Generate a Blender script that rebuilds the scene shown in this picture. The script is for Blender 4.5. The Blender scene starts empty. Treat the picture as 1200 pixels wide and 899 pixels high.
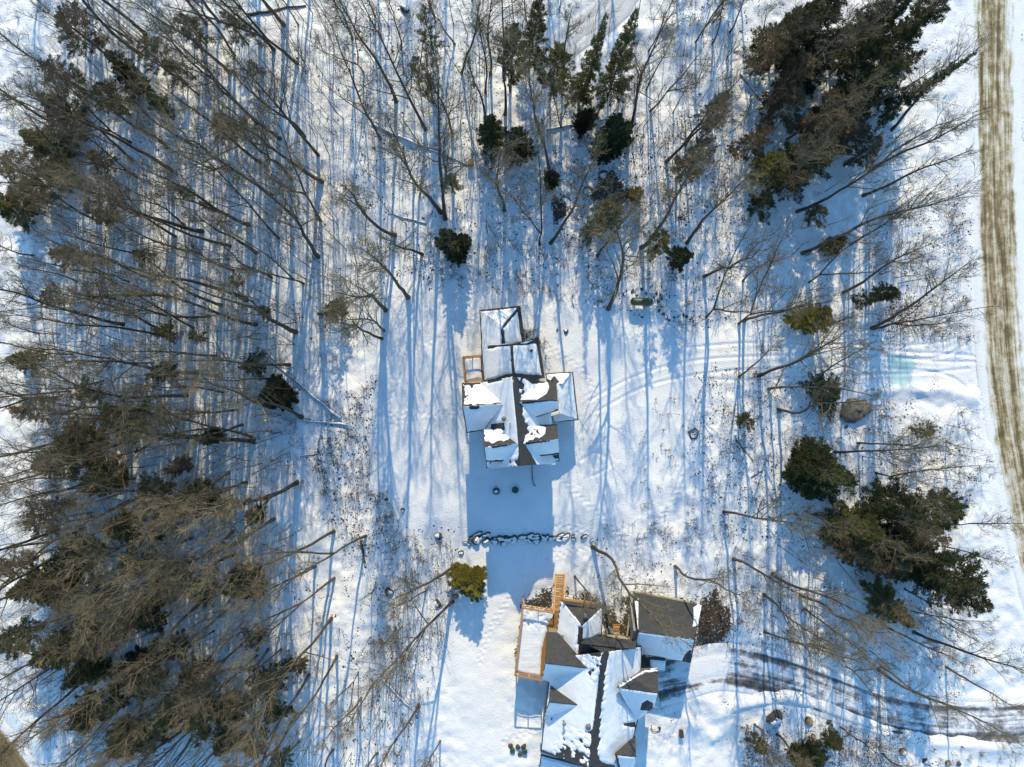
import bpy, math, random
import numpy as np
from mathutils import Vector, Quaternion, Matrix

random.seed(11)
SC = bpy.context.scene
COL = SC.collection
H = 83.0            # drone height above the yard, metres
PXM = 10.0          # ground pixels per metre in the 1200 px wide photo
CX, CY = 604.0, 450.0   # nadir of the camera in the photo
SUN_EL = 29.5

def at(px, py, z=0.0):
    k = (H - z) / H / PXM
    return Vector(((px - 600.0) * k, (449.5 - py) * k, z))

# ------------------------------------------------------------------ noise
_rng = np.random.RandomState(5)
_TAB = _rng.rand(257, 257)
def vnoise(x, y, s, seed=0):
    x = np.asarray(x, float) / s + seed * 17.31; y = np.asarray(y, float) / s + seed * 7.77
    xi = np.floor(x).astype(int); yi = np.floor(y).astype(int)
    fx = x - xi; fy = y - yi
    fx = fx * fx * (3 - 2 * fx); fy = fy * fy * (3 - 2 * fy)
    a = _TAB[xi % 256, yi % 256]; b = _TAB[(xi + 1) % 256, yi % 256]
    c = _TAB[xi % 256, (yi + 1) % 256]; d = _TAB[(xi + 1) % 256, (yi + 1) % 256]
    return (a * (1 - fx) + b * fx) * (1 - fy) + (c * (1 - fx) + d * fx) * fy - 0.5
def fbm(x, y, s, seed=0, n=3):
    v = 0; a = 1.0
    for i in range(n):
        v = v + a * vnoise(x, y, s / 2 ** i, seed + i); a *= 0.5
    return v
def ss(a, b, v):
    t = np.clip((v - a) / (b - a), 0, 1); return t * t * (3 - 2 * t)
def polyline_dist(x, y, pts):
    d = np.full(np.shape(x), 1e9)
    for (x0, y0), (x1, y1) in zip(pts[:-1], pts[1:]):
        vx, vy = x1 - x0, y1 - y0
        t = np.clip(((x - x0) * vx + (y - y0) * vy) / (vx * vx + vy * vy + 1e-9), 0, 1)
        d = np.minimum(d, np.hypot(x - x0 - t * vx, y - y0 - t * vy))
    return d
def poly_sd(x, y, pts):      # signed distance, positive inside
    ins = np.zeros(np.shape(x), bool)
    n = len(pts)
    for i in range(n):
        x0, y0 = pts[i]; x1, y1 = pts[(i + 1) % n]
        c = ((y0 > y) != (y1 > y)) & (x < (x1 - x0) * (y - y0) / ((y1 - y0) + 1e-12) + x0)
        ins ^= c
    d = polyline_dist(x, y, list(pts) + [pts[0]])
    return np.where(ins, d, -d)
def gpts(pp): return [(at(a, b).x, at(a, b).y) for a, b in pp]
def smooth_line(pp, step=0.4):
    """Catmull-Rom through the points"""
    P = [np.array(p, float) for p in pp]
    P = [2 * P[0] - P[1]] + P + [2 * P[-1] - P[-2]]
    out = []
    for i in range(1, len(P) - 2):
        p0, p1, p2, p3 = P[i - 1], P[i], P[i + 1], P[i + 2]
        n = max(2, int(np.linalg.norm(p2[:2] - p1[:2]) / step))
        for k in range(n):
            t = k / n
            out.append(0.5 * ((2 * p1) + (-p0 + p2) * t + (2 * p0 - 5 * p1 + 4 * p2 - p3) * t * t + (-p0 + 3 * p1 - 3 * p2 + p3) * t ** 3))
    out.append(P[-2])
    return out

# ------------------------------------------------------------------ materials
def new_mat(name):
    m = bpy.data.materials.new(name); m.use_nodes = True
    nt = m.node_tree; b = nt.nodes['Principled BSDF']
    return m, nt, b
def N(nt, typ, **kw):
    n = nt.nodes.new(typ)
    for k, v in kw.items():
        if k.startswith('i_'):
            key = k[2:]; key = int(key) if key.isdigit() else key.replace('_', ' ')
            n.inputs[key].default_value = v
        else: setattr(n, k, v)
    return n
def ramp(nt, fac, stops):
    r = N(nt, 'ShaderNodeValToRGB')
    e = r.color_ramp.elements
    while len(e) < len(stops): e.new(0.5)
    for i, (p, c) in enumerate(stops):
        e[i].position = p; e[i].color = tuple(c) + (1,)
    nt.links.new(fac, r.inputs[0]); return r.outputs[0]
def mix(nt, fac, a, b, blend='MIX'):
    m = N(nt, 'ShaderNodeMix', data_type='RGBA', blend_type=blend)
    for sock, v in ((m.inputs[0], fac), (m.inputs[6], a), (m.inputs[7], b)):
        if isinstance(v, (tuple, list)): sock.default_value = tuple(v) + (1,) if len(v) == 3 else v
        elif isinstance(v, (int, float)): sock.default_value = v
        else: nt.links.new(v, sock)
    return m.outputs[2]
def mth(nt, op, a, b=0.0, clamp=False):
    m = N(nt, 'ShaderNodeMath', operation=op, use_clamp=clamp)
    for i, v in enumerate((a, b)):
        if isinstance(v, (int, float)): m.inputs[i].default_value = v
        else: nt.links.new(v, m.inputs[i])
    return m.outputs[0]
def noise(nt, vec, scale, detail=3, rough=0.55):
    n = N(nt, 'ShaderNodeTexNoise', i_Scale=scale, i_Detail=detail, i_Roughness=rough)
    if vec is not None: nt.links.new(vec, n.inputs['Vector'])
    return n.outputs[0]
def bump(nt, b, hgt, strength, dist):
    n = N(nt, 'ShaderNodeBump', i_Strength=strength, i_Distance=dist)
    nt.links.new(hgt, n.inputs['Height']); nt.links.new(n.outputs[0], b.inputs['Normal'])
def scaled(nt, vec, s):
    m = N(nt, 'ShaderNodeMapping'); m.inputs['Scale'].default_value = s
    nt.links.new(vec, m.inputs[0]); return m.outputs[0]

SNOW = (0.86, 0.88, 0.91)
def simple_mat(name, c1, c2, scale=6.0, rough=0.8, bs=0.25, bd=0.02, stretch=None, rnd=0.0):
    m, nt, b = new_mat(name)
    tc = N(nt, 'ShaderNodeTexCoord').outputs['Object']
    if stretch: tc = scaled(nt, tc, stretch)
    f = noise(nt, tc, scale, 4)
    col = ramp(nt, f, [(0.3, c1), (0.7, c2)])
    if rnd:
        oi = N(nt, 'ShaderNodeObjectInfo')
        v = mth(nt, 'ADD', mth(nt, 'MULTIPLY', oi.outputs['Random'], rnd), 1 - rnd / 2)
        hs = N(nt, 'ShaderNodeHueSaturation'); nt.links.new(v, hs.inputs['Value']); nt.links.new(col, hs.inputs['Color'])
        col = hs.outputs[0]
    nt.links.new(col, b.inputs['Base Color']); b.inputs['Roughness'].default_value = rough
    bump(nt, b, f, bs, bd)
    return m
M = {}
# snow on the ground, with bare soil where the 'soil' attribute says the snow has gone
def ground_mat():
    m, nt, b = new_mat('snowy_ground')
    pos = N(nt, 'ShaderNodeNewGeometry').outputs['Position']
    n1 = noise(nt, pos, 0.35, 4); n2 = noise(nt, pos, 5.0, 4); n3 = noise(nt, pos, 26.0, 2)
    snow = ramp(nt, n1, [(0.3, (0.815, 0.828, 0.842)), (0.65, (0.895, 0.898, 0.895))])
    soil = ramp(nt, n2, [(0.25, (0.022, 0.017, 0.013)), (0.5, (0.055, 0.04, 0.028)), (0.75, (0.11, 0.085, 0.06))])
    at_ = N(nt, 'ShaderNodeAttribute', attribute_name='soil').outputs['Fac']
    f = mth(nt, 'ADD', at_, mth(nt, 'MULTIPLY', mth(nt, 'SUBTRACT', n2, 0.5), 1.3))
    f = mth(nt, 'MULTIPLY', mth(nt, 'SUBTRACT', f, 0.45), 7.0, True)
    nt.links.new(mix(nt, f, snow, soil), b.inputs['Base Color'])
    b.inputs['Roughness'].default_value = 0.65; b.inputs['Specular IOR Level'].default_value = 0.25
    hgt = mth(nt, 'ADD', mth(nt, 'MULTIPLY', n2, 0.8), mth(nt, 'MULTIPLY', n3, 0.25))
    bump(nt, b, hgt, 0.5, 0.18)
    return m
M['ground'] = ground_mat()
def snow_mat():
    m, nt, b = new_mat('snow')
    pos = N(nt, 'ShaderNodeNewGeometry').outputs['Position']
    n1 = noise(nt, pos, 1.4, 4)
    nt.links.new(ramp(nt, n1, [(0.3, (0.82, 0.845, 0.875)), (0.65, (0.89, 0.90, 0.915))]), b.inputs['Base Color'])
    b.inputs['Roughness'].default_value = 0.6; b.inputs['Specular IOR Level'].default_value = 0.25
    bump(nt, b, noise(nt, pos, 7.0, 4), 0.3, 0.06)
    return m
M['snow'] = snow_mat()
def roof_snow_mat():           # thin snow: the rows of shingles below telegraph through
    m, nt, b = new_mat('roof_snow')
    uv = N(nt, 'ShaderNodeTexCoord').outputs['UV']
    pos = N(nt, 'ShaderNodeNewGeometry').outputs['Position']
    n1 = noise(nt, pos, 1.2, 4)
    w = N(nt, 'ShaderNodeTexWave', wave_type='BANDS', bands_direction='Y', i_Scale=0.85, i_Distortion=0.6, i_Detail=1.0)
    nt.links.new(uv, w.inputs[0])
    nt.links.new(ramp(nt, n1, [(0.3, (0.80, 0.825, 0.855)), (0.65, (0.88, 0.89, 0.905))]), b.inputs['Base Color'])
    b.inputs['Roughness'].default_value = 0.6; b.inputs['Specular IOR Level'].default_value = 0.25
    hgt = mth(nt, 'ADD', mth(nt, 'MULTIPLY', w.outputs[0], 0.2), mth(nt, 'MULTIPLY', noise(nt, pos, 6.0, 4), 0.8))
    bump(nt, b, hgt, 0.4, 0.05)
    return m
M['roof_snow'] = roof_snow_mat()
def shingle_mat():
    m, nt, b = new_mat('asphalt_shingle')
    uv = N(nt, 'ShaderNodeTexCoord').outputs['UV']
    br = N(nt, 'ShaderNodeTexBrick', i_Scale=1.0, i_Mortar_Size=0.012, i_Brick_Width=0.32, i_Row_Height=0.16)
    br.inputs['Color1'].default_value = (0.027, 0.028, 0.031, 1); br.inputs['Color2'].default_value = (0.052, 0.053, 0.056, 1)
    br.inputs['Mortar'].default_value = (0.015, 0.015, 0.015, 1)
    nt.links.new(uv, br.inputs[0])
    n = noise(nt, uv, 3.0, 4)
    col = mix(nt, mth(nt, 'MULTIPLY', n, 0.55), br.outputs[0], (0.064, 0.065, 0.068))
    nt.links.new(col, b.inputs['Base Color']); b.inputs['Roughness'].default_value = 0.9
    bump(nt, b, br.outputs[0], 0.6, 0.02)
    return m
M['shingle'] = shingle_mat()
M['siding'] = simple_mat('grey_siding', (0.20, 0.19, 0.17), (0.27, 0.25, 0.23), 4, 0.7, 0.3, 0.02, (0.3, 0.3, 9))
M['trim'] = simple_mat('dark_trim', (0.03, 0.028, 0.026), (0.05, 0.046, 0.042), 6, 0.6)
M['tan'] = simple_mat('tan_board', (0.42, 0.33, 0.20), (0.56, 0.45, 0.30), 5, 0.7)
M['glass'] = simple_mat('window_glass', (0.02, 0.025, 0.03), (0.03, 0.035, 0.04), 2, 0.08, 0.0)
M['cedar'] = simple_mat('cedar_wood', (0.42, 0.19, 0.045), (0.62, 0.31, 0.085), 7, 0.65, 0.2, 0.01)
M['wetcedar'] = simple_mat('cedar_boards', (0.30, 0.125, 0.025), (0.44, 0.20, 0.05), 7, 0.6, 0.2, 0.01, (1, 6, 1))
M['bark'] = simple_mat('bark', (0.04, 0.031, 0.023), (0.115, 0.09, 0.064), 5, 0.9, 0.6, 0.03, (1, 1, 0.25), 0.5)
M['twig'] = simple_mat('twig', (0.09, 0.068, 0.040), (0.185, 0.145, 0.082), 1.2, 0.9, 0.0, 0.0, None, 0.5)
M['brush'] = simple_mat('brush_twig', (0.06, 0.043, 0.032), (0.16, 0.11, 0.075), 0.5, 0.9, 0.0, 0.0)
M['wood_end'] = simple_mat('sawn_wood', (0.36, 0.23, 0.10), (0.52, 0.36, 0.18), 9, 0.8)
M['log'] = simple_mat('log_bark', (0.04, 0.031, 0.024), (0.11, 0.085, 0.06), 5, 0.9, 0.5, 0.03)
M['birch'] = simple_mat('birch_bark', (0.45, 0.43, 0.40), (0.62, 0.60, 0.57), 5, 0.8)
M['rock'] = simple_mat('field_stone', (0.035, 0.03, 0.026), (0.14, 0.115, 0.09), 3, 0.9, 0.6, 0.06, None, 0.4)
M['boulder'] = simple_mat('grey_boulder', (0.12, 0.105, 0.09), (0.22, 0.195, 0.165), 1.6, 0.9, 0.6, 0.06)
M['tank'] = simple_mat('olive_paint', (0.045, 0.068, 0.022), (0.075, 0.10, 0.035), 2.5, 0.42, 0.1, 0.005)
M['lid'] = simple_mat('green_plastic', (0.012, 0.075, 0.05), (0.02, 0.11, 0.075), 3, 0.5, 0.1, 0.005)
M['metal'] = simple_mat('dark_metal', (0.03, 0.03, 0.03), (0.06, 0.06, 0.06), 4, 0.45)
M['yellow'] = simple_mat('yellow_paint', (0.55, 0.38, 0.05), (0.68, 0.48, 0.08), 4, 0.5)
M['pipe'] = simple_mat('vent_grey', (0.10, 0.12, 0.12), (0.18, 0.20, 0.20), 4, 0.5)
M['grey_cover'] = simple_mat('grey_cover', (0.10, 0.11, 0.13), (0.16, 0.17, 0.19), 4, 0.7)
M['leaf_litter'] = simple_mat('dead_leaves', (0.03, 0.018, 0.011), (0.13, 0.075, 0.04), 0.9, 0.9)
M['lit_patch'] = simple_mat('painted_teal', (0.36, 0.66, 0.72), (0.52, 0.76, 0.80), 1.2, 0.25, 0.1, 0.01)  # tint of the turquoise lit patch, light put into the colour

def foliage_mat(name, dark, light, sat=1.0):
    m, nt, b = new_mat(name)
    g = N(nt, 'ShaderNodeNewGeometry').outputs['Random Per Island']
    tc = N(nt, 'ShaderNodeTexCoord').outputs['Object']
    f = mth(nt, 'ADD', mth(nt, 'MULTIPLY', g, 0.6), mth(nt, 'MULTIPLY', noise(nt, tc, 0.9, 2), 0.6))
    col = ramp(nt, f, [(0.15, dark), (0.95, light)])
    oi = N(nt, 'ShaderNodeObjectInfo')
    v = mth(nt, 'ADD', mth(nt, 'MULTIPLY', oi.outputs['Random'], 0.5), 0.75)
    hs = N(nt, 'ShaderNodeHueSaturation'); nt.links.new(v, hs.inputs['Value']); nt.links.new(col, hs.inputs['Color'])
    nt.links.new(hs.outputs[0], b.inputs['Base Color']); b.inputs['Roughness'].default_value = 0.7
    b.inputs['Specular IOR Level'].default_value = 0.2
    return m
M['needle_dark'] = foliage_mat('needles_dark', (0.014, 0.022, 0.009), (0.052, 0.062, 0.022))
M['needle_mid'] = foliage_mat('needles_mid', (0.032, 0.037, 0.012), (0.115, 0.112, 0.032))
M['needle_olive'] = foliage_mat('needles_olive', (0.10, 0.088, 0.014), (0.27, 0.215, 0.035))
M['needle_brown'] = foliage_mat('needles_brown', (0.048, 0.034, 0.018), (0.140, 0.098, 0.050))
M['red_leaf'] = foliage_mat('beech_leaves', (0.11, 0.028, 0.018), (0.26, 0.075, 0.05))

def strip_mat(name, kind):
    m, nt, b = new_mat(name)
    uv = N(nt, 'ShaderNodeTexCoord').outputs['UV']      # u = metres along, v = metres across (0 in the middle)
    sx = N(nt, 'ShaderNodeSeparateXYZ'); nt.links.new(uv, sx.inputs[0])
    pos = N(nt, 'ShaderNodeNewGeometry').outputs['Position']
    fine = noise(nt, pos, 9.0, 4)
    if kind == 'gravel':
        st1 = noise(nt, scaled(nt, uv, (0.035, 1.9, 1)), 1.0, 5, 0.65)
        st2 = noise(nt, scaled(nt, uv, (0.5, 3.0, 1)), 1.0, 4, 0.6)
        av = mth(nt, 'ABSOLUTE', sx.outputs[1])
        edge = mth(nt, 'MULTIPLY', mth(nt, 'SUBTRACT', mth(nt, 'ADD', av, mth(nt, 'MULTIPLY', mth(nt, 'SUBTRACT', noise(nt, pos, 0.5, 4), 0.5), 1.6)), 1.6), 0.32)
        f = mth(nt, 'ADD', mth(nt, 'MULTIPLY', st1, 0.85), mth(nt, 'MULTIPLY', st2, 0.40))
        f = mth(nt, 'SUBTRACT', f, mth(nt, 'MAXIMUM', edge, -0.08))
        f = mth(nt, 'ADD', f, mth(nt, 'MULTIPLY', mth(nt, 'SUBTRACT', noise(nt, pos, 0.8, 5, 0.7), 0.5), 0.55))
        f = mth(nt, 'ADD', f, mth(nt, 'MULTIPLY', mth(nt, 'SUBTRACT', noise(nt, scaled(nt, uv, (0.06, 0.5, 1)), 1.0, 4, 0.6), 0.5), 0.55))
        f = mth(nt, 'ADD', f, mth(nt, 'MULTIPLY', mth(nt, 'SUBTRACT', fine, 0.5), 0.28))
        vv_ = sx.outputs[1]
        wob = mth(nt, 'MULTIPLY', mth(nt, 'SUBTRACT', noise(nt, pos, 0.25, 3), 0.5), 1.2)
        vw = mth(nt, 'ADD', vv_, wob)
        lng = noise(nt, scaled(nt, uv, (0.11, 0.25, 1)), 1.0, 4, 0.65)
        def rut_(c, w_, a_):
            d_ = mth(nt, 'DIVIDE', mth(nt, 'ABSOLUTE', mth(nt, 'SUBTRACT', vw, c)), w_)
            k_ = mth(nt, 'MULTIPLY', mth(nt, 'SUBTRACT', 1.0, d_, True), mth(nt, 'MULTIPLY', mth(nt, 'SUBTRACT', lng, 0.36), 4.0, True))
            return mth(nt, 'MULTIPLY', k_, a_)
        f = mth(nt, 'ADD', mth(nt, 'ADD', f, 0.02), mth(nt, 'ADD', rut_(0.55, 0.45, 0.30), mth(nt, 'ADD', rut_(2.0, 0.3, 0.26), rut_(-1.7, 0.35, 0.20))))
        col = ramp(nt, f, [(0.44, (0.84, 0.845, 0.85)), (0.56, (0.70, 0.66, 0.57)), (0.68, (0.54, 0.47, 0.34)), (0.79, (0.30, 0.225, 0.11)), (0.92, (0.13, 0.09, 0.045))])
    elif kind == 'asphalt':
        st1 = noise(nt, scaled(nt, uv, (0.10, 1.5, 1)), 1.0, 5, 0.65)
        pt = noise(nt, pos, 0.9, 5, 0.65)
        v = sx.outputs[1]
        def band(c, w):
            d = mth(nt, 'DIVIDE', mth(nt, 'ABSOLUTE', mth(nt, 'SUBTRACT', v, c)), w)
            return mth(nt, 'SUBTRACT', 1.0, d, True)
        bands = mth(nt, 'ADD', mth(nt, 'MULTIPLY', band(-1.55, 1.1), 0.27), mth(nt, 'MULTIPLY', band(2.0, 0.6), 0.20))
        dip = mth(nt, 'MULTIPLY', mth(nt, 'SUBTRACT', 1.0, mth(nt, 'DIVIDE', mth(nt, 'ABSOLUTE', mth(nt, 'SUBTRACT', sx.outputs[0], 6.0)), 4.0), True), 0.30)
        bands = mth(nt, 'SUBTRACT', bands, dip)
        f = mth(nt, 'ADD', mth(nt, 'MULTIPLY', st1, 0.95), mth(nt, 'MULTIPLY', pt, 0.85))
        f = mth(nt, 'ADD', mth(nt, 'SUBTRACT', f, 0.33), bands)
        av = mth(nt, 'ABSOLUTE', v)
        f = mth(nt, 'SUBTRACT', f, mth(nt, 'MULTIPLY', mth(nt, 'MAXIMUM', mth(nt, 'SUBTRACT', av, 2.0), 0.0), 0.6))
        f = mth(nt, 'ADD', f, mth(nt, 'MULTIPLY', mth(nt, 'SUBTRACT', fine, 0.5), 0.22))
        col = ramp(nt, f, [(0.50, (0.83, 0.85, 0.88)), (0.60, (0.46, 0.47, 0.49)), (0.74, (0.14, 0.14, 0.145)), (0.95, (0.045, 0.045, 0.047))])
    elif kind == 'dirt':
        st1 = noise(nt, scaled(nt, uv, (0.1, 1.6, 1)), 1.0, 4, 0.6)
        av = mth(nt, 'ABSOLUTE', sx.outputs[1])
        f = mth(nt, 'SUBTRACT', mth(nt, 'ADD', st1, 0.35), mth(nt, 'MULTIPLY', mth(nt, 'MAXIMUM', mth(nt, 'SUBTRACT', av, 1.2), 0.0), 0.9))
        col = ramp(nt, f, [(0.3, (0.78, 0.79, 0.80)), (0.45, (0.42, 0.33, 0.20)), (0.7, (0.27, 0.19, 0.085)), (0.9, (0.14, 0.10, 0.05))])
    else:   # grey with lengthwise streaks
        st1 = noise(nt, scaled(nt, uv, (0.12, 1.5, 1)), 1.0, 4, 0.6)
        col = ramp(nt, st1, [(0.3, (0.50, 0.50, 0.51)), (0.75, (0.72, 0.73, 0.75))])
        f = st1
    nt.links.new(col, b.inputs['Base Color']); b.inputs['Roughness'].default_value = 0.8
    bump(nt, b, mth(nt, 'ADD', mth(nt, 'MULTIPLY', f, -0.4), mth(nt, 'MULTIPLY', noise(nt, pos, 5.0, 4), 0.9)), 0.45, 0.15)
    return m
M['gravel'] = strip_mat('sanded_gravel_road', 'gravel')
M['asphalt'] = strip_mat('patchy_asphalt', 'asphalt')
M['dirt'] = strip_mat('brown_dirt_road', 'dirt')
M['greyish'] = strip_mat('streaky_grey', 'greyish')

# ------------------------------------------------------------------ object helpers
def link(o, parent=None):
    COL.objects.link(o)
    if parent is not None: o.parent = parent
    return o
def tag(o, label=None, cat=None, group=None, kind=None):
    if label: o['label'] = label
    if cat: o['category'] = cat
    if group: o['group'] = group
    if kind: o['kind'] = kind
    return o
def thing(name, loc, label, cat, group=None, rz=0.0):
    o = bpy.data.objects.new(name, None); link(o)
    o.empty_display_size = 0.3
    o.location = loc; o.rotation_euler = (0, 0, rz)
    return tag(o, label, cat, group)
class MB:
    def __init__(s): s.v = []; s.f = []; s.uv = None
    def add(s, vs, fs):
        b = len(s.v); s.v.extend(vs); s.f.extend([tuple(i + b for i in f) for f in fs])
    def tube(s, pts, rad, n=5, cap=True):
        pts = [Vector(p) for p in pts]
        base = len(s.v); m = len(pts)
        ref = None
        for i, p in enumerate(pts):
            d = (pts[min(i + 1, m - 1)] - pts[max(i - 1, 0)])
            if d.length < 1e-9: d = Vector((0, 0, 1))
            d.normalize()
            if ref is None: ref = d.orthogonal().normalized()
            u = (ref - d * ref.dot(d))
            u = u.normalized() if u.length > 1e-6 else d.orthogonal().normalized()
            ref = u; w = d.cross(u); r = rad[i]
            for k in range(n):
                a = 2 * math.pi * k / n
                s.v.append(p + u * (math.cos(a) * r) + w * (math.sin(a) * r))
        for i in range(m - 1):
            for k in range(n):
                a = base + i * n + k; b = base + i * n + (k + 1) % n
                s.f.append((a, b, b + n, a + n))
        if cap:
            s.f.append(tuple(base + k for k in range(n))[::-1]); s.f.append(tuple(base + (m - 1) * n + k for k in range(n)))
    def box(s, c, sx, sy, sz, ax=None, ay=None):
        c = Vector(c); ax = Vector(ax or (1, 0, 0)).normalized(); ay = Vector(ay).normalized() if ay else Vector((-ax.y, ax.x, 0)).normalized()
        az = ax.cross(ay)
        vs = [c + ax * (sx / 2 * i) + ay * (sy / 2 * j) + az * (sz / 2 * k) for k in (-1, 1) for j in (-1, 1) for i in (-1, 1)]
        s.add(vs, [(0, 2, 3, 1), (4, 5, 7, 6), (0, 1, 5, 4), (1, 3, 7, 5), (3, 2, 6, 7), (2, 0, 4, 6)])
    def beam(s, a, b, w, h):
        a = Vector(a); b = Vector(b); d = b - a
        side = Vector((-d.y, d.x, 0))
        if side.length < 1e-6: side = Vector((0, 1, 0))
        s.box((a + b) / 2, d.length, w, h, d, side)
    def prism(s, top, thick):
        n = len(top); top = [Vector(p) for p in top]
        bot = [p - Vector((0, 0, thick)) for p in top]
        s.add(top + bot, [tuple(range(n)), tuple(range(2 * n - 1, n - 1, -1))] + [(i, i + n, (i + 1) % n + n, (i + 1) % n) for i in range(n)])
    def mesh(s, name, mat, smooth=False):
        me = bpy.data.meshes.new(name)
        me.from_pydata([tuple(v) for v in s.v], [], s.f)
        if mat: me.materials.append(mat)
        me.validate(); me.update()
        if smooth: me.polygons.foreach_set('use_smooth', [True] * len(me.polygons))
        return me
    def build(s, name, mat, parent=None, smooth=False):
        o = bpy.data.objects.new(name, s.mesh(name, mat, smooth)); link(o, parent)
        if parent is not None: o.matrix_parent_inverse = parent_inv(parent)
        return o
def parent_inv(p):
    """geometry is written in world coordinates: cancel the thing's own placement"""
    m = Matrix.LocRotScale(p.location, p.rotation_euler, p.scale)
    if p.parent is not None: return (p.parent.matrix_parent_inverse if False else Matrix.Identity(4)) @ m.inverted() if p.type == 'EMPTY' else Matrix.Identity(4)
    return m.inverted()

# ------------------------------------------------------------------ terrain
ROAD = smooth_line(gpts([(1166, -220), (1166, -60), (1165, 60), (1166, 180), (1169, 300), (1177, 430), (1192, 540), (1218, 660), (1256, 780), (1310, 900), (1400, 1100)]))
DRIVE = smooth_line(gpts([(768, 800), (800, 792), (840, 782), (880, 786), (930, 800), (980, 818), (1030, 836), (1090, 848), (1150, 851), (1230, 846)]))
CORNER = smooth_line(gpts([(-166, 663), (-86, 773), (-15, 861), (17, 903), (65, 968), (155, 1093)]))
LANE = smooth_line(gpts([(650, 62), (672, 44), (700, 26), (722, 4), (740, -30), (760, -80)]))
TRACK = smooth_line(gpts([(690, 470), (740, 440), (800, 422), (870, 424), (960, 420), (1060, 424), (1148, 420)]))
YARD = gpts([(450, 330), (520, 340), (700, 375), (820, 395), (830, 470), (790, 560), (740, 620), (680, 650), (600, 720), (600, 899), (540, 899), (520, 780), (470, 640), (420, 560), (425, 450)])
BANKS = [  # plough ridges: line, height, width
    (smooth_line(gpts([(1010, 462), (1060, 457), (1110, 460), (1142, 468)])), 0.55, 0.9),
    (smooth_line(gpts([(845, 838), (880, 822), (920, 818), (960, 828), (1020, 852), (1080, 870), (1180, 876)])), 0.45, 0.8),
    (smooth_line(gpts([(745, 40), (775, 34), (810, 28), (850, 30)])), 0.75, 1.1),
    (smooth_line(gpts([(800, 50), (835, 75), (850, 110)])), 0.5, 1.4),
    (smooth_line(gpts([(1135, 0), (1137, 200), (1140, 370)])), 0.22, 0.6),
    (smooth_line(gpts([(1150, 480), (1166, 560), (1190, 660)])), 0.22, 0.6),
    (smooth_line(gpts([(805, 845), (825, 860), (840, 862), (860, 845)])), 0.35, 0.8),
]
RUTS = [smooth_line(gpts(p)) for p in [
    [(690, 470), (740, 443), (800, 425), (880, 418), (1000, 416), (1090, 420), (1130, 405), (1152, 385)],
    [(700, 482), (760, 452), (840, 436), (930, 432), (1040, 432), (1110, 440), (1150, 470)],
    [(800, 408), (880, 402), (960, 403), (1060, 405), (1115, 398), (1140, 380)],
    [(830, 445), (900, 445), (1000, 440), (1080, 437), (1140, 432)],
    [(980, 398), (1060, 412), (1120, 415), (1160, 420)], [(1050, 420), (1110, 424), (1160, 424)],
    [(680, 540), (700, 530), (715, 545), (690, 560)],
    [(860, 835), (900, 826), (950, 830), (1000, 848), (1080, 864)], ]]
STEPS = [smooth_line(gpts(p), 0.38) for p in [
    [(460, 440), (443, 480), (444, 540), (460, 580), (480, 600)], [(470, 440), (455, 470), (460, 500), (480, 480)],
    [(440, 487), (480, 486), (540, 484)], [(450, 420), (500, 405), (545, 380), (562, 370)],
    [(545, 640), (600, 622), (660, 618), (690, 628)], [(600, 660), (640, 655), (700, 640)], [(560, 780), (575, 740), (600, 700), (620, 670), (650, 650)],
    [(655, 560), (700, 600), (735, 640)], [(700, 400), (760, 395), (800, 405)], [(625, 400), (680, 430), (700, 470)],
    [(800, 560), (780, 600), (745, 640)], [(720, 335), (760, 345), (800, 350)], [(500, 360), (540, 350), (600, 345), (700, 350)],
    [(760, 850), (780, 865), (800, 858)], [(590, 870), (620, 862), (640, 845)]]]
def road_d(x, y):
    return polyline_dist(x, y, [tuple(p) for p in ROAD[::3]])
def base_height(x, y):
    x = np.asarray(x, float); y = np.asarray(y, float)
    wild = 1 - ss(-2, 3, poly_sd(x, y, YARD))
    h = 0.75 * fbm(x, y, 16, 1, 2) + (0.08 + 0.34 * wild) * fbm(x, y, 3.2, 2, 3) + (0.045 + 0.12 * wild) * fbm(x, y, 1.0, 5, 2)
    h = h - 0.7 * ss(-14, -20, y) * ss(-14, -8, x) * ss(14, 8, x)          # the lawn drops below the stone row
    rd = road_d(x, y)
    flat = ss(5.0, 2.8, rd)
    dd = polyline_dist(x, y, [tuple(p) for p in DRIVE[::2]]); flat = np.maximum(flat, ss(4.2, 2.6, dd))
    cd = polyline_dist(x, y, [tuple(p) for p in CORNER[::3]]); flat = np.maximum(flat, ss(4.5, 2.4, cd))
    ld = polyline_dist(x, y, [tuple(p) for p in LANE[::2]]); flat = np.maximum(flat, 0.8 * ss(3.6, 2.2, ld))
    td = polyline_dist(x, y, [tuple(p) for p in TRACK[::3]]); flat = np.maximum(flat, 0.85 * ss(4.5, 2.0, td))
    h = h * (1 - flat)
    for ln, a, w in BANKS:
        d = polyline_dist(x, y, [tuple(p) for p in ln[::2]])
        h = h + a * np.exp(-(d / w) ** 2) * (0.75 + 0.8 * vnoise(x, y, 1.6, 9))
    # houses stand on levelled ground
    return h
def height1(x, y): return float(base_height(np.array([x]), np.array([y]))[0])

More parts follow.
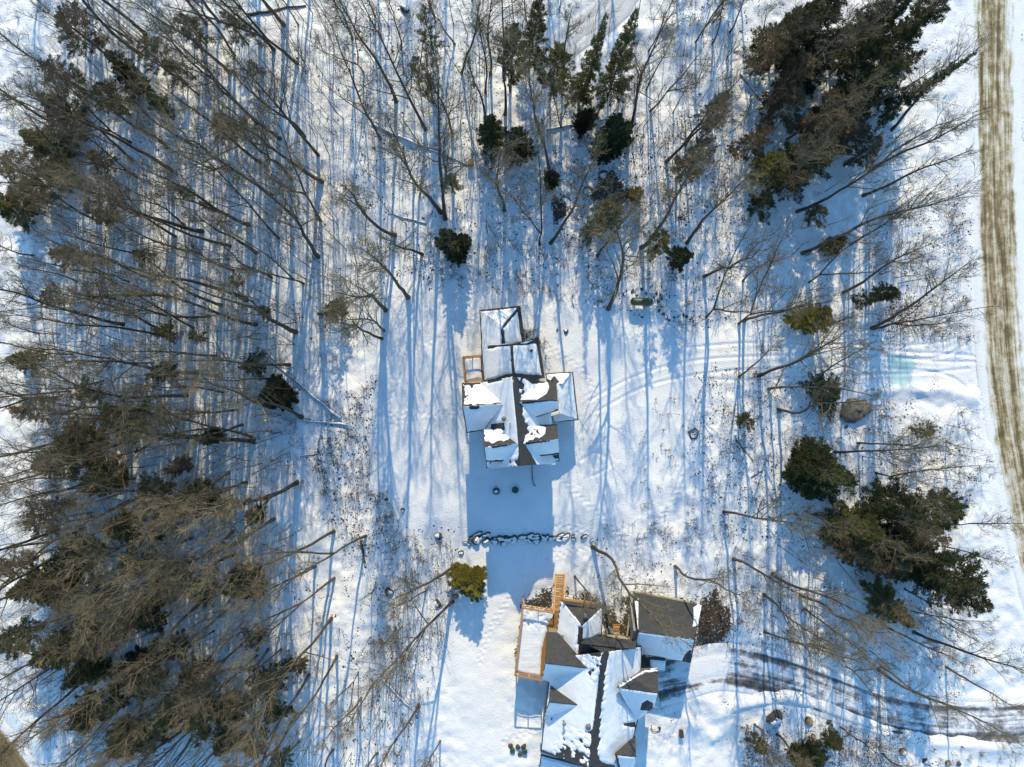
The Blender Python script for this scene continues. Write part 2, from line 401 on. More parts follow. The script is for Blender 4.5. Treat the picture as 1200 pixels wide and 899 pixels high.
def axis(lo, hi, step, far):
    a = list(np.arange(lo, hi + 1e-6, step)); d = step; v = hi; w = lo; left = []
    while v < far:
        d *= 1.35; v += d; w -= d; a.append(v); left.append(w)
    return np.array(left[::-1] + a)
xs = axis(-63, 63, 0.15, 900); ys = axis(-48, 48, 0.15, 900)
X, Y = np.meshgrid(xs, ys)
Z = base_height(X, Y)
for ln in RUTS:
    d = polyline_dist(X, Y, [tuple(p) for p in ln[::2]])
    for off in (-0.45, 0.45):
        dsh = np.abs(d - abs(off)) if off > 0 else d
        Z -= 0.040 * np.exp(-(d / 0.14) ** 2) - 0.012 * np.exp(-((d - 0.36) / 0.15) ** 2)
rs = random.Random(3)
for ln in STEPS:
    for i, p in enumerate(ln):
        q = ln[min(i + 1, len(ln) - 1)] - p if i + 1 < len(ln) else p - ln[i - 1]
        q = q / (np.hypot(*q) + 1e-9); sd = 0.17 if i % 2 else -0.17
        fx, fy = p[0] - q[1] * sd + rs.uniform(-.1, .1), p[1] + q[0] * sd + rs.uniform(-.1, .1)
        ix = np.searchsorted(xs, fx); iy = np.searchsorted(ys, fy)
        if 6 < ix < len(xs) - 6 and 6 < iy < len(ys) - 6:
            sl = (slice(iy - 5, iy + 6), slice(ix - 5, ix + 6))
            dd = np.hypot(X[sl] - fx, Y[sl] - fy)
            Z[sl] -= 0.085 * np.exp(-(dd / 0.15) ** 2) - 0.018 * np.exp(-((dd - 0.36) / 0.14) ** 2)
# keep the sheet under the roads
for ln, w in ((ROAD, 3.3), (DRIVE, 2.9), (CORNER, 2.9), (LANE, 2.2)):
    d = polyline_dist(X, Y, [tuple(p) for p in ln[::2]])
    Z -= 0.10 * ss(w + 0.5, w - 0.3, d)
# bare soil where the snow has melted
SOIL = [[(604, 796), (611, 712), (622, 702), (640, 697), (650, 684), (652, 718), (618, 722)], [(661, 690), (676, 696), (700, 700), (708, 716), (661, 708)],
        [(816, 697), (836, 694), (856, 712), (860, 738), (848, 750), (818, 770)], [(706, 712), (726, 716), (744, 694), (744, 755), (704, 750)], [(744, 690), (822, 706), (822, 716), (742, 702)],
        [(612, 386), (622, 391), (634, 396), (634, 402), (612, 400)],
        [(652, 236), (668, 240), (666, 262), (648, 262)], [(695, 208), (722, 196), (738, 214), (728, 238), (700, 232)], [(816, 146), (832, 142), (834, 156), (820, 164)],
        [(852, 172), (868, 168), (872, 184), (856, 190)]]
soil = np.zeros_like(X)
vis = (np.abs(X) < 64) & (np.abs(Y) < 50)
for sp in SOIL:
    s = poly_sd(X[vis], Y[vis], gpts(sp)); soil[vis] = np.maximum(soil[vis], ss(-1.3, 0.9, s + 1.7 * fbm(X[vis] * 1.6, Y[vis] * 0.7, 1.5, 31, 4)))
soil[vis] *= 0.70
leafy = ss(0.16, 0.36, fbm(X[vis], Y[vis], 2.2, 21, 3)) * (1 - ss(-4, 1, poly_sd(X[vis], Y[vis], YARD)))
soil[vis] = np.maximum(soil[vis], 0.40 * leafy * ss(-30, 20, Y[vis] * 0.3 + X[vis] * 0.3 + 20))
Z -= 0.06 * soil
ny, nx = X.shape
idx = np.arange(nx * ny).reshape(ny, nx)
quads = np.stack([idx[:-1, :-1], idx[:-1, 1:], idx[1:, 1:], idx[1:, :-1]], -1).reshape(-1, 4)
def grid_mesh(name, co, quads, mat, smooth=True):
    me = bpy.data.meshes.new(name)
    me.vertices.add(len(co)); me.vertices.foreach_set('co', np.asarray(co, np.float32).ravel())
    me.loops.add(quads.size); me.loops.foreach_set('vertex_index', quads.ravel().astype(np.int32))
    me.polygons.add(len(quads)); me.polygons.foreach_set('loop_start', (np.arange(len(quads)) * 4).astype(np.int32))
    me.polygons.foreach_set('loop_total', np.full(len(quads), 4, np.int32))
    if smooth: me.polygons.foreach_set('use_smooth', np.ones(len(quads), bool))
    me.materials.append(mat); me.update(calc_edges=True)
    return me
gm = grid_mesh('ground', np.stack([X, Y, Z], -1).reshape(-1, 3), quads, M['ground'])
a = gm.attributes.new('soil', 'FLOAT', 'POINT'); a.data.foreach_set('value', soil.ravel().astype(np.float32))
tag(link(bpy.data.objects.new('ground', gm)), 'snow covered clearing and woodland floor with bare soil patches', None, None, 'structure')
_gx, _gy, _gz = xs, ys, Z
def gz(x, y):
    i = min(max(int(np.searchsorted(_gx, x)), 1), len(_gx) - 1); j = min(max(int(np.searchsorted(_gy, y)), 1), len(_gy) - 1)
    tx = (x - _gx[i - 1]) / (_gx[i] - _gx[i - 1]); ty = (y - _gy[j - 1]) / (_gy[j] - _gy[j - 1])
    return float((_gz[j - 1, i - 1] * (1 - tx) + _gz[j - 1, i] * tx) * (1 - ty) + (_gz[j, i - 1] * (1 - tx) + _gz[j, i] * tx) * ty)
def gat(px, py, dz=0.0):
    p = at(px, py); p.z = gz(p.x, p.y) + dz; return p

def strip(name, line, hw, mat, label, step=0.22, rut=None, lift=0.0):
    L = np.array([tuple(p) for p in line]); T = np.gradient(L, axis=0); T /= np.linalg.norm(T, axis=1)[:, None]
    Nn = np.stack([-T[:, 1], T[:, 0]], 1)
    u = np.concatenate([[0], np.cumsum(np.linalg.norm(np.diff(L, axis=0), axis=1))])
    vv = np.arange(-hw, hw + 1e-6, step)
    P = L[:, None, :] + Nn[:, None, :] * vv[None, :, None]
    zz = base_height(P[..., 0], P[..., 1]) * 0.0
    zz += 0.035 * fbm(P[..., 0], P[..., 1], 1.2, 4, 2)
    if rut: 
        for r in rut: zz -= 0.07 * np.exp(-((vv[None, :] - r) / 0.28) ** 2)
    zz -= 0.10 * ss(hw - 0.25, hw, np.abs(vv))[None, :]
    co = np.concatenate([P, (zz + lift)[..., None]], -1).reshape(-1, 3)
    n, k = len(L), len(vv); idx = np.arange(n * k).reshape(n, k)
    q = np.stack([idx[:-1, 1:], idx[:-1, :-1], idx[1:, :-1], idx[1:, 1:]], -1).reshape(-1, 4)
    q = q[:, ::-1] if False else q
    me = grid_mesh(name, co, q, mat)
    uvl = me.uv_layers.new(name='UVMap')
    uv = np.stack([np.repeat(u, k), np.tile(vv, n)], 1)[q.ravel()]
    uvl.data.foreach_set('uv', uv.astype(np.float32).ravel())
    # make faces look up
    me.update()
    if me.polygons[0].normal.z < 0: me.flip_normals()
    return tag(link(bpy.data.objects.new(name, me)), label, None, None, 'structure')
strip('road', ROAD, 3.2, M['gravel'], 'sanded gravel road with brown wheel ruts through compacted snow', rut=(-1.5, -0.4, 0.6, 1.7), lift=0.03)
strip('driveway', DRIVE, 2.9, M['asphalt'], 'curved driveway with wet asphalt showing through ploughed snow', rut=(-1.2, 1.5), lift=0.03)
strip('road', CORNER, 2.7, M['dirt'], 'brown road edge cutting across the corner beyond the dense woods', rut=(-1.0, 1.0), lift=0.03)
strip('path', LANE, 2.0, M['greyish'], 'streaky grey lane beyond the tall pines', rut=(-0.8, 0.8), lift=0.04)

# ------------------------------------------------------------------ roofs
def tri_z(tri, x, y):
    (x0, y0, z0), (x1, y1, z1), (x2, y2, z2) = tri
    det = (y1 - y2) * (x0 - x2) + (x2 - x1) * (y0 - y2)
    if abs(det) < 1e-9: return None, None
    l0 = ((y1 - y2) * (x - x2) + (x2 - x1) * (y - y2)) / det
    l1 = ((y2 - y0) * (x - x2) + (x0 - x2) * (y - y2)) / det
    l2 = 1 - l0 - l1
    ins = (l0 >= -1e-6) & (l1 >= -1e-6) & (l2 >= -1e-6)
    return l0 * z0 + l1 * z1 + l2 * z2, ins
_roof_seed = [0]
def snow_field(pts, depth, name, parent, mat, step=0.09, edges=None, bare=(), patchy=(), amp=0.06, default=-0.12):
    """snow on a polygon (world points); edges = {edge index: bare margin in m}; bare/patchy are photo polygons"""
    _roof_seed[0] += 1; sd = _roof_seed[0]
    P = [tuple(p) for p in pts]; n = len(P)
    xs_ = np.arange(min(p[0] for p in P) - step, max(p[0] for p in P) + 2 * step, step)
    ys_ = np.arange(min(p[1] for p in P) - step, max(p[1] for p in P) + 2 * step, step)
    X_, Y_ = np.meshgrid(xs_, ys_)
    # best plane
    A = np.array([[p[0], p[1], 1] for p in P]); zz = np.array([p[2] for p in P])
    if n > 3:
        Zr = np.full(X_.shape, np.nan)
        for i in range(1, n - 1):
            z, ins = tri_z((P[0], P[i], P[i + 1]), X_, Y_)
            if z is not None: Zr = np.where(ins & np.isnan(Zr), z, Zr)
        cf = np.linalg.lstsq(A, zz, rcond=None)[0]
        Zp = cf[0] * X_ + cf[1] * Y_ + cf[2]
        Zr = np.where(np.isnan(Zr), Zp, Zr)
    else:
        Zr, _ = tri_z((P[0], P[1], P[2]), X_, Y_)
        cf = np.linalg.lstsq(A, zz, rcond=None)[0]
    sdp = poly_sd(X_, Y_, [(p[0], p[1]) for p in P])
    d = np.full(X_.shape, depth) + amp * fbm(X_, Y_, 0.9, sd, 3)
    rag = 0.09 * fbm(X_, Y_, 0.5, sd + 3, 3)
    for i in range(n):
        m = (edges or {}).get(i, default)
        e = polyline_dist(X_, Y_, [P[i][:2], P[(i + 1) % n][:2]]) - m + rag * min(1.0, max(m, 0) * 2 + 0.25)
        d = np.minimum(d, e * 0.55 if m > 0 else np.where(e < 0, d, d))
    kx = PXM * H / (H - Zr)
    PX = 600 + X_ * kx; PY = 449.5 - Y_ * kx
    for bp in bare:
        s = -poly_sd(PX, PY, bp) / PXM + rag * 1.3
        d = np.minimum(d, s * 0.5)
    for bp, w in patchy:
        inside = ss(-0.6, 0.5, poly_sd(PX, PY, bp) / PXM)
        d = d - inside * (w + 0.26 * fbm(X_, Y_, 0.42, sd + 9, 3))
    d = np.clip(d, -0.05, depth * 1.5)
    keep = (sdp > -0.055)
    kq = keep[:-1, :-1] & keep[:-1, 1:] & keep[1:, 1:] & keep[1:, :-1]
    dm = np.maximum(np.maximum(d[:-1, :-1], d[:-1, 1:]), np.maximum(d[1:, 1:], d[1:, :-1]))
    kq &= dm > 0.0
    ny_, nx_ = X_.shape; idx = np.arange(nx_ * ny_).reshape(ny_, nx_)
    q = np.stack([idx[:-1, :-1], idx[:-1, 1:], idx[1:, 1:], idx[1:, :-1]], -1)[kq]
    if len(q) == 0: return None
    used = np.unique(q); mp = np.full(nx_ * ny_, -1); mp[used] = np.arange(len(used))
    top = np.stack([X_, Y_, Zr + d], -1).reshape(-1, 3)[used]
    q = mp[q]
    # skirts so the blanket has thickness at its outline
    from collections import Counter
    ec = {}
    for f in q:
        for k in range(4):
            a_, b_ = int(f[k]), int(f[(k + 1) % 4])
            if (b_, a_) in ec: del ec[(b_, a_)]
            else: ec[(a_, b_)] = 1
    zr = Zr.reshape(-1)[used]
    co = list(map(tuple, top)); low = {}
    sk = []
    for (a_, b_) in ec:
        for v in (a_, b_):
            if v not in low:
                low[v] = len(co); co.append((top[v][0], top[v][1], min(zr[v] - 0.03, top[v][2] - 0.01)))
        sk.append((b_, a_, low[a_], low[b_]))
    q = np.concatenate([q, np.array(sk)]) if sk else q
    me = grid_mesh(name, np.array(co), q, mat)
    # uv: along the eave / up the slope
    g = np.array([cf[0], cf[1]]); gn = np.linalg.norm(g); g = g / gn if gn > 0.02 else np.array([0, 1.0])
    sl = math.sqrt(1 + gn * gn); c2 = np.array(co)
    uvv = np.stack([c2[:, 0] * -g[1] + c2[:, 1] * g[0], (c2[:, 0] * g[0] + c2[:, 1] * g[1]) * sl], 1)[q.ravel()]
    me.uv_layers.new(name='UVMap').data.foreach_set('uv', uvv.astype(np.float32).ravel())
    o = link(bpy.data.objects.new(name, me), parent)
    return o
def ccw(pts):
    a_ = sum(pts[i].x * pts[(i + 1) % len(pts)].y - pts[(i + 1) % len(pts)].x * pts[i].y for i in range(len(pts)))
    return pts if a_ > 0 else pts[::-1]
def roof(house, pp, snow=None, name='roof', thick=0.20):
    """pp: [(px,py,z)]; built where it stands, at its own height"""
    pts = [at(*p) for p in pp]
    area = sum(pts[i].x * pts[(i + 1) % len(pts)].y - pts[(i + 1) % len(pts)].x * pts[i].y for i in range(len(pts)))
    order = list(range(len(pts)))
    if area < 0: order = order[::-1]
    P = [pts[i] for i in order]
    mb = MB()
    n = len(P)
    bot = [p - Vector((0, 0, thick)) for p in P]
    fs = [(0, i, i + 1) for i in range(1, n - 1)] + [(n, n + i + 1, n + i) for i in range(1, n - 1)] + [(i, i + n, (i + 1) % n + n, (i + 1) % n) for i in range(n)]
    mb.add(P + bot, fs)
    me = mb.mesh(name, M['shingle'])
    A = np.array([[p.x, p.y, 1] for p in P]); cf = np.linalg.lstsq(A, np.array([p.z for p in P]), rcond=None)[0]
    g = np.array(cf[:2]); gn = np.linalg.norm(g); g = g / gn if gn > 0.02 else np.array([0, 1.0]); sl = math.sqrt(1 + gn * gn)
    uvl = me.uv_layers.new(name='UVMap')
    for lp in me.loops:
        c = me.vertices[lp.vertex_index].co
        uvl.data[lp.index].uv = (c.x * -g[1] + c.y * g[0], (c.x * g[0] + c.y * g[1]) * sl)
    o = link(bpy.data.objects.new(name, me), house)
    # a drip edge all round: gutter board
    if snow is not None:
        # edge index refers to pp order: edge i runs pp[i] -> pp[i+1]
        e = snow.get('edges', {})
        if area < 0: e = {(n - 2 - i) % n: v for i, v in e.items()}
        snow_field(P, snow.get('depth', 0.13), 'snow', o, M['roof_snow'], edges=e, bare=snow.get('bare', ()), patchy=snow.get('patchy', ()))
    return o
def inset(pts, d):
    """move a ccw xy polygon inwards"""
    n = len(pts); out = []
    for i in range(n):
        a_, b_, c_ = pts[i - 1], pts[i], pts[(i + 1) % n]
        e1 = (b_ - a_).normalized(); e2 = (c_ - b_).normalized()
        n1 = Vector((-e1.y, e1.x)); n2 = Vector((-e2.y, e2.x))
        k = n1 + n2; k = k / max(0.3, k.dot(n1)) if k.length > 1e-6 else n1
        out.append(b_ + k * d)
    return out
def walls(mb, corners, ztop, zbot=-0.9, d=0.38):
    """box of walls under a wing; corners are eave corners (px,py,z)"""
    xy = [at(*c).xy for c in corners]
    a_ = sum(xy[i].x * xy[(i + 1) % len(xy)].y - xy[(i + 1) % len(xy)].x * xy[i].y for i in range(len(xy)))
    if a_ < 0: xy = xy[::-1]
    xy = inset(xy, d)
    mb.prism([Vector((p.x, p.y, ztop)) for p in xy], ztop - zbot)
    return xy
def gable(mb, a3, b3, r3, thick=0.22, dz=0.22):
    """gable triangle a-b with apex r (px,py,z), set a little inside the roof edge"""
    A_, B_, R_ = at(*a3), at(*b3), at(*r3)
    nrm = (B_ - A_).cross(Vector((0, 0, 1))).normalized()
    R_ = Vector(((A_.x + B_.x) / 2, (A_.y + B_.y) / 2, R_.z)) if False else R_
    cen = at(606, 475) if (A_.y > -22) else at(694, 800)
    if nrm.dot(Vector((cen.x, cen.y, 0)) - Vector((A_.x, A_.y, 0))) > 0: nrm = -nrm
    A_, B_ = A_.lerp(B_, .06), B_.lerp(A_, .06)
    down = Vector((0, 0, dz)); A_ = A_ - nrm * .32; B_ = B_ - nrm * .32; R_ = R_ - nrm * .32
    tri = [A_ - down, B_ - down, R_ - down * 1.3]
    mb.add([p + nrm * 0.0 for p in tri] + [p - nrm * thick for p in tri], [(0, 1, 2), (5, 4, 3), (0, 3, 4, 1), (1, 4, 5, 2), (2, 5, 3, 0)])
def window(house, a_, b_, t, z0, z1, w, name='window'):
    """a window on the wall running a->b (xy), centred at fraction t"""
    d = (b_ - a_).normalized(); c = a_ + (b_ - a_) * t; nrm = Vector((d.y, -d.x))
    fr = MB(); D3 = Vector((d.x, d.y, 0)); N3 = Vector((nrm.x, nrm.y, 0))
    cc = Vector((c.x, c.y, (z0 + z1) / 2)) + N3 * 0.03
    for sx in (-1, 1): fr.box(cc + D3 * (sx * w / 2), 0.10, 0.07, z1 - z0 + 0.1, D3)
    for sz in (-1, 1): fr.box(cc + Vector((0, 0, sz * (z1 - z0) / 2)), w - 0.1, 0.07, 0.10, D3)
    fr.box(cc, 0.05, 0.05, z1 - z0 - 0.1, D3)
    o = fr.build(name, M['trim'], house)
    g = MB(); g.box(cc - N3 * 0.015, w - 0.1, 0.03, z1 - z0 - 0.1, D3); 
    p = bpy.data.objects.new('pane', g.mesh('pane', M['glass'])); link(p, o)
    return o
def rail_run(mb, pts, zf, h=1.0, post=1.4, cap=0.14):
    """railing along points at floor height zf"""
    for a_, b_ in zip(pts[:-1], pts[1:]):
        a_ = Vector(a_); b_ = Vector(b_); L = (b_ - a_).length; n = max(1, int(round(L / post)))
        for i in range(n + 1):
            p = a_ + (b_ - a_) * (i / n); mb.box((p.x, p.y, zf + h / 2), 0.10, 0.10, h, b_ - a_)
        mb.beam((a_.x, a_.y, zf + h + 0.03), (b_.x, b_.y, zf + h + 0.03), cap, 0.06)
        mb.beam((a_.x, a_.y, zf + 0.12), (b_.x, b_.y, zf + 0.12), 0.05, 0.08)
        for i in range(int(L / 0.16)):
            p = a_ + (b_ - a_) * ((i + .5) * 0.16 / L); mb.box((p.x, p.y, zf + h / 2 + 0.06), 0.018, 0.018, h - 0.1, b_ - a_)

# ------------------------------------------------------------------ house with crossing gables (middle of the clearing)
h1 = thing('house', (0, 0, 0), 'cross-gabled grey house with hipped rear wing standing alone in the snowy clearing', 'house', 'houses in the clearing')
S = lambda **k: k
zA, rA, zB, rB, zM, rM = 4.2, 6.2, 4.6, 7.5, 5.6, 9.6
roof(h1, [(561.7, 363.3, zA), (609.8, 358.3, zA), (589, 383.5, rA)], S(edges={0: 0.22, 1: 0.14}))
roof(h1, [(561.7, 363.3, zA), (589, 383.5, rA), (591, 414, rA), (564.5, 412, zA)], S(edges={3: 0.12, 2: 0.3}, bare=[[(587, 386), (592, 386), (592, 406), (588, 404)]]))
roof(h1, [(609.8, 358.3, zA), (616, 404, zA), (591, 414, rA), (589, 383.5, rA)], S(edges={0: 0.42, 3: 0.18}, bare=[[(588.5, 385), (591, 388), (592.5, 404), (588, 404)], [(592, 404), (618, 400), (618, 410), (590, 410)]]))
roof(h1, [(563.5, 404.2, zB), (599, 403.2, rB), (602, 447, rB), (567, 451, zB)], S(edges={3: 0.12, 1: 0.12}, bare=[[(560, 452), (566, 446), (580, 444), (590, 439), (603, 437.5), (604, 452)], [(572, 405), (600, 403), (600, 405), (572, 408.5)], [(597.5, 411), (601, 411), (602, 425), (598.5, 424)]]))
roof(h1, [(599, 403.2, rB), (631.5, 395.5, zB), (638.5, 443, zB), (602, 447, rB)], S(edges={0: 0.12, 1: 0.38, 3: 0.20}, bare=[[(602, 437), (625, 440), (640, 439), (640, 450), (602, 450)], [(599, 403), (616, 402.5), (632, 395), (632, 401.5), (618, 404.5), (601, 405)]]))
roof(h1, [(601, 441.5, rM), (610.5, 546, rM), (572.5, 549, zM), (561, 449, zM)], S(edges={0: 0.08}, bare=[[(575, 497), (591, 495), (592, 504), (575, 506)], [(560, 440), (572, 449), (588, 446), (589, 440)]], patchy=[([(598, 530), (611, 530), (612, 548), (596, 548)], 0.12)]))
roof(h1, [(601, 441.5, rM), (641.5, 448, zM), (651.5, 543, zM), (610.5, 546, rM)], S(bare=[[(601, 440), (604.5, 441), (609, 470), (612.5, 494), (614.5, 520), (628, 541), (630, 550), (606, 550)], [(612, 440), (645, 440), (642, 452), (624, 451)]], patchy=[([(604, 442), (612, 442), (622, 505), (616, 520), (608, 480)], 0.12)]))
# side gables
zD, rD = 5.9, 8.3
roof(h1, [(541.3, 448.8, zD), (562.5, 448.6, zD), (590, 473.3, rD), (541.5, 477, rD)], S(edges={0: 0.15, 3: 0.10}, bare=[[(541, 474.5), (555, 475), (589, 471.2), (591, 474.5), (541, 479)]], patchy=[([(541, 449), (556, 448), (558, 474), (541, 476)], 0.06)]))
roof(h1, [(541.5, 477, rD), (590, 473.3, rD), (566, 504.5, zD), (546.8, 507.5, zD)], S(edges={3: 0.10, 2: 0.12}, bare=[[(550, 476.5), (562, 475.5), (562, 479), (551, 479.5)]]))
zE, rE = 7.6, 9.5
roof(h1, [(565.8, 504.2, zE), (594, 502.6, zE), (608, 519.3, rE), (567, 524.4, rE)], S(edges={3: 0.15}, bare=[[(566, 520.5), (583, 518.5), (596, 516), (603, 514), (609, 519.5), (567, 526)]], patchy=[([(566, 502), (600, 502), (604, 516), (566, 520)], 0.03)]))
roof(h1, [(567, 524.4, rE), (608, 519.3, rE), (599, 541, zE), (569, 541.2, zE)], S(edges={3: 0.08, 2: 0.15}, bare=[[(576, 522.8), (600, 519), (600, 521.5), (577, 525.5)], [(573, 540), (594, 538.5), (594, 543), (573, 543)]]))
zF, rF = 7.4, 9.1
roof(h1, [(609, 471.2, rF), (619, 450.8, zF), (652, 447, zF), (653.5, 468.2, rF)], S(edges={2: 0.2}, bare=[[(609, 469), (640, 468), (650, 466), (650, 472), (609, 472.5)], [(641, 443), (655, 440), (656, 470), (632, 470), (629, 468), (640, 462), (643, 454)]]))
roof(h1, [(609, 471.4, rF), (653.5, 468.4, rF), (654.5, 481, zF), (624, 490.5, zF)], S(edges={2: 0.1}, bare=[[(612, 471), (653, 467), (653, 469.6), (612, 473.2)], [(624, 490), (636, 486), (648, 484), (650, 480), (656, 479), (656, 492), (622, 494)]]))
zH, rH = 7.4, 9.1
roof(h1, [(612.5, 519.4, rH), (622.5, 498.2, zH), (653, 497.4, zH), (654, 514.6, rH)], S(edges={2: 0.2}, bare=[[(613, 517.5), (632, 514), (639, 508), (640, 501), (632, 497), (656, 495), (656, 517), (613, 521)]], patchy=[([(618, 498), (634, 498), (632, 515), (614, 518)], 0.06)]))
roof(h1, [(612.5, 519.6, rH), (654, 514.8, rH), (655.5, 532.5, zH), (629, 535, zH)], S(edges={2: 0.12}, bare=[[(616, 519), (645, 515), (645, 517.5), (616, 521)], [(628, 533), (640, 532.5), (656, 530.5), (656, 537), (628, 537)]]))
# the low hipped porch roof on the garden side and the two pent roofs on the gable front
zP, rP = 3.3, 4.6
roof(h1, [(639, 437.5, zP), (671.6, 435.5, zP), (659, 450, rP), (641, 449, rP)], S(edges={0: 0.12, 3: 0.1}, bare=[[(636, 441), (645, 446), (650, 441), (655, 447), (655, 455), (636, 452)]]), name='porch_roof')
roof(h1, [(671.6, 435.5, zP), (677.8, 492.4, zP), (655.5, 484.5, rP), (653, 449.5, rP)], S(edges={0: 0.14}), name='porch_roof')
roof(h1, [(677.8, 492.4, zP), (649, 495.4, zP), (646, 488, rP), (655.5, 484.5, rP)], S(edges={0: 0.10, 1: 0.1}), name='porch_roof')
roof(h1, [(569.5, 541, 6.2), (599, 541.5, 6.2), (600, 547, 5.7), (569.8, 548.6, 5.7)], S(edges={2: 0.08, 3: 0.08}, bare=[[(574, 539), (594, 539), (594, 543.5), (574, 544)]]), name='pent_roof')
roof(h1, [(626, 536.5, 6.1), (655, 533, 6.1), (655.8, 540.2, 5.6), (627, 543, 5.6)], S(edges={2: 0.08, 1: 0.1}, bare=[[(624, 534), (658, 530), (657, 536.5), (640, 539.5), (625, 541.3)]]), name='pent_roof')
wb = MB()
wA = walls(wb, [(561.7, 363.3, zA), (609.8, 358.3, zA), (616, 410, zA), (564.5, 412, zA)], zA - 0.15)
wB = walls(wb, [(563.5, 404, zB), (631.5, 395.5, zB), (638.5, 446, zB), (567, 451, zB)], zB - 0.15)
wM = walls(wb, [(562, 449, zM), (641, 446, zM), (651, 543, zM), (572.5, 548, zM)], zM - 0.2)
wD = walls(wb, [(541.3, 448.8, zD), (580, 448, zD), (580, 505, zD), (546.8, 507.5, zD)], zD - 0.2)
wE = walls(wb, [(565.8, 504.2, zE), (600, 503, zE), (600, 541, zE), (569, 541.2, zE)], zE - 0.2)
wF = walls(wb, [(620, 450.8, zF), (652, 447, zF), (654.5, 483, zF), (624, 488, zF)], zF - 0.2)
wH = walls(wb, [(620, 499, zH), (653, 497.4, zH), (655.5, 532.5, zH), (626, 535, zH)], zH - 0.2)
for g in ([(547.3, 507, zD), (541.8, 449, zD), (541.8, 477, rD)], [(568.3, 540.5, zE), (566.4, 504.6, zE), (567.4, 524.4, rE)], [(652.2, 447.6, zF), (654, 480.8, zF), (653, 468.3, rF)],
          [(652.6, 497.8, zH), (655, 532, zH), (653.6, 514.7, rH)], [(650.5, 542.4, zM), (573, 548.2, zM), (610.4, 545.3, rM)], [(561.6, 449.6, zM), (641, 448.4, zM), (601.1, 442.4, rM)], [(564.4, 404.8, zB), (631, 396.2, zB), (599, 403.8, rB)]):
    gable(wb, *g)
wb.build('wall', M['siding'], h1)
for wl, k, t, z0, z1, w in ((wA, 0, .5, 1, 2.4, 1.2), (wA, 1, .35, 1, 2.4, 1.2), (wB, 1, .5, 1, 2.4, 1.6), (wM, 0, .5, 1, 2.6, 1.6), (wM, 0, .2, 3.6, 4.8, 1.0), (wM, 0, .8, 3.6, 4.8, 1.0), (wM, 0, .18, 1, 2.4, 1.2), (wD, 3, .5, 3.4, 4.8, 1.4), (wD, 3, .5, 1, 2.4, 1.4),
                         (wD, 0, .4, 3.4, 4.8, 1.0), (wE, 3, .5, 4.6, 6.0, 1.2), (wF, 1, .5, 4.9, 6.2, 1.2), (wH, 1, .5, 4.4, 5.8, 1.2), (wH, 1, .5, 1.0, 2.4, 1.2), (wH, 0, .5, 1.0, 2.4, 1.2)):
    n = len(wl)
    window(h1, wl[k % n], wl[(k + 1) % n], t, z0, z1, w)
# porch posts
for (px, py) in ((670.5, 438), (673, 455), (675, 473), (676.3, 490.5)):
    p = at(px, py, 3.1); mb = MB(); mb.box((p.x - .12, p.y, 1.4), 0.16, 0.16, 3.3); mb.build('porch_post', M['cedar'], h1)
def vent(house, px, py, z, hh=0.5, r=0.07, cap=False, mat='pipe'):
    p = at(px, py, z); mb = MB()
    mb.tube([(p.x, p.y, z - 0.5), (p.x, p.y, z + hh)], [r, r], 10)
    if cap: mb.tube([(p.x, p.y, z + hh), (p.x, p.y, z + hh + 0.05), (p.x, p.y, z + hh + 0.2)], [r * 2.0, r * 2.0, r * 0.6], 10)
    mb.build('vent_pipe', M[mat], house)
vent(h1, 590.5, 490.5, 8.5, 0.6, 0.13, True); vent(h1, 597.6, 496.5, 9.0, 0.3, 0.06); vent(h1, 597.6, 501, 9.0, 0.3, 0.06); vent(h1, 622.8, 411, 5.8, 0.4, 0.16, False, 'metal')
# balcony
bal = [(542.5, 418.6), (563.8, 416.5), (565.5, 445), (545, 447.6)]
BZ = 2.9
bp = [at(a_, b_, BZ + 1.0) for a_, b_ in bal]
mb = MB(); mb.prism(ccw([Vector((p.x, p.y, BZ)) for p in bp]), 0.18)
for i in (0, 3): mb.box((bp[i].x + .15, bp[i].y + (.15 if i == 3 else -.15), BZ / 2 - 0.6), 0.15, 0.15, BZ + 0.8)
bo = mb.build('balcony', M['wetcedar'], h1)
mr = MB(); rail_run(mr, [bp[1], bp[0], bp[3], bp[2]], BZ, 1.0, 1.3, 0.19)
link(bpy.data.objects.new('railing', mr.mesh('railing', M['cedar'])), bo)
snow_field(ccw([Vector((p.x, p.y, BZ)) for p in bp]), 0.12, 'snow', bo, M['snow'], edges={0: 0.1, 1: .1, 2: .1, 3: .1})

# ------------------------------------------------------------------ the larger house by the driveway
h2 = thing('house', (0, 0, 0), 'sprawling dark-roofed house with attached garage and orange cedar deck beside the driveway', 'house', 'houses in the clearing')
zm, rm = 5.2, 9.0
zl, rl = 3.9, 6.6
roof(h2, [(706.5, 765, rm), (689, 901, rm), (633.5, 881, zm), (646, 771, zm)], S(edges={1: 0.25, 0: 0.06, 2: 0.1}, bare=[[(690, 757), (706, 758), (704, 768), (692, 767)]],
     patchy=[([(655, 868), (676, 880), (690, 890), (690, 903), (655, 890)], 0.10), ([(662, 850), (694, 856), (692, 900), (645, 884)], 0.04), ([(684, 770), (704, 768), (698, 800), (690, 796)], 0.08)]))
roof(h2, [(706.5, 765, rm), (752, 758, zm - .2), (750.5, 832, zm - .2), (742, 868, zm - .2), (737, 903, zm - .2), (689, 901, rm)], S(edges={1: 0.1, 2: 0.15, 3: 0.15}, bare=[[(705, 762), (713, 760), (708, 790), (701, 860), (697, 905), (686, 905)], [(730, 848), (744, 846), (744, 852), (732, 851)], [(688, 897), (702, 893), (720, 897), (720, 906), (688, 906)]],
     patchy=[([(706, 765), (714, 764), (708, 810), (702, 895), (692, 900)], 0.10)]))
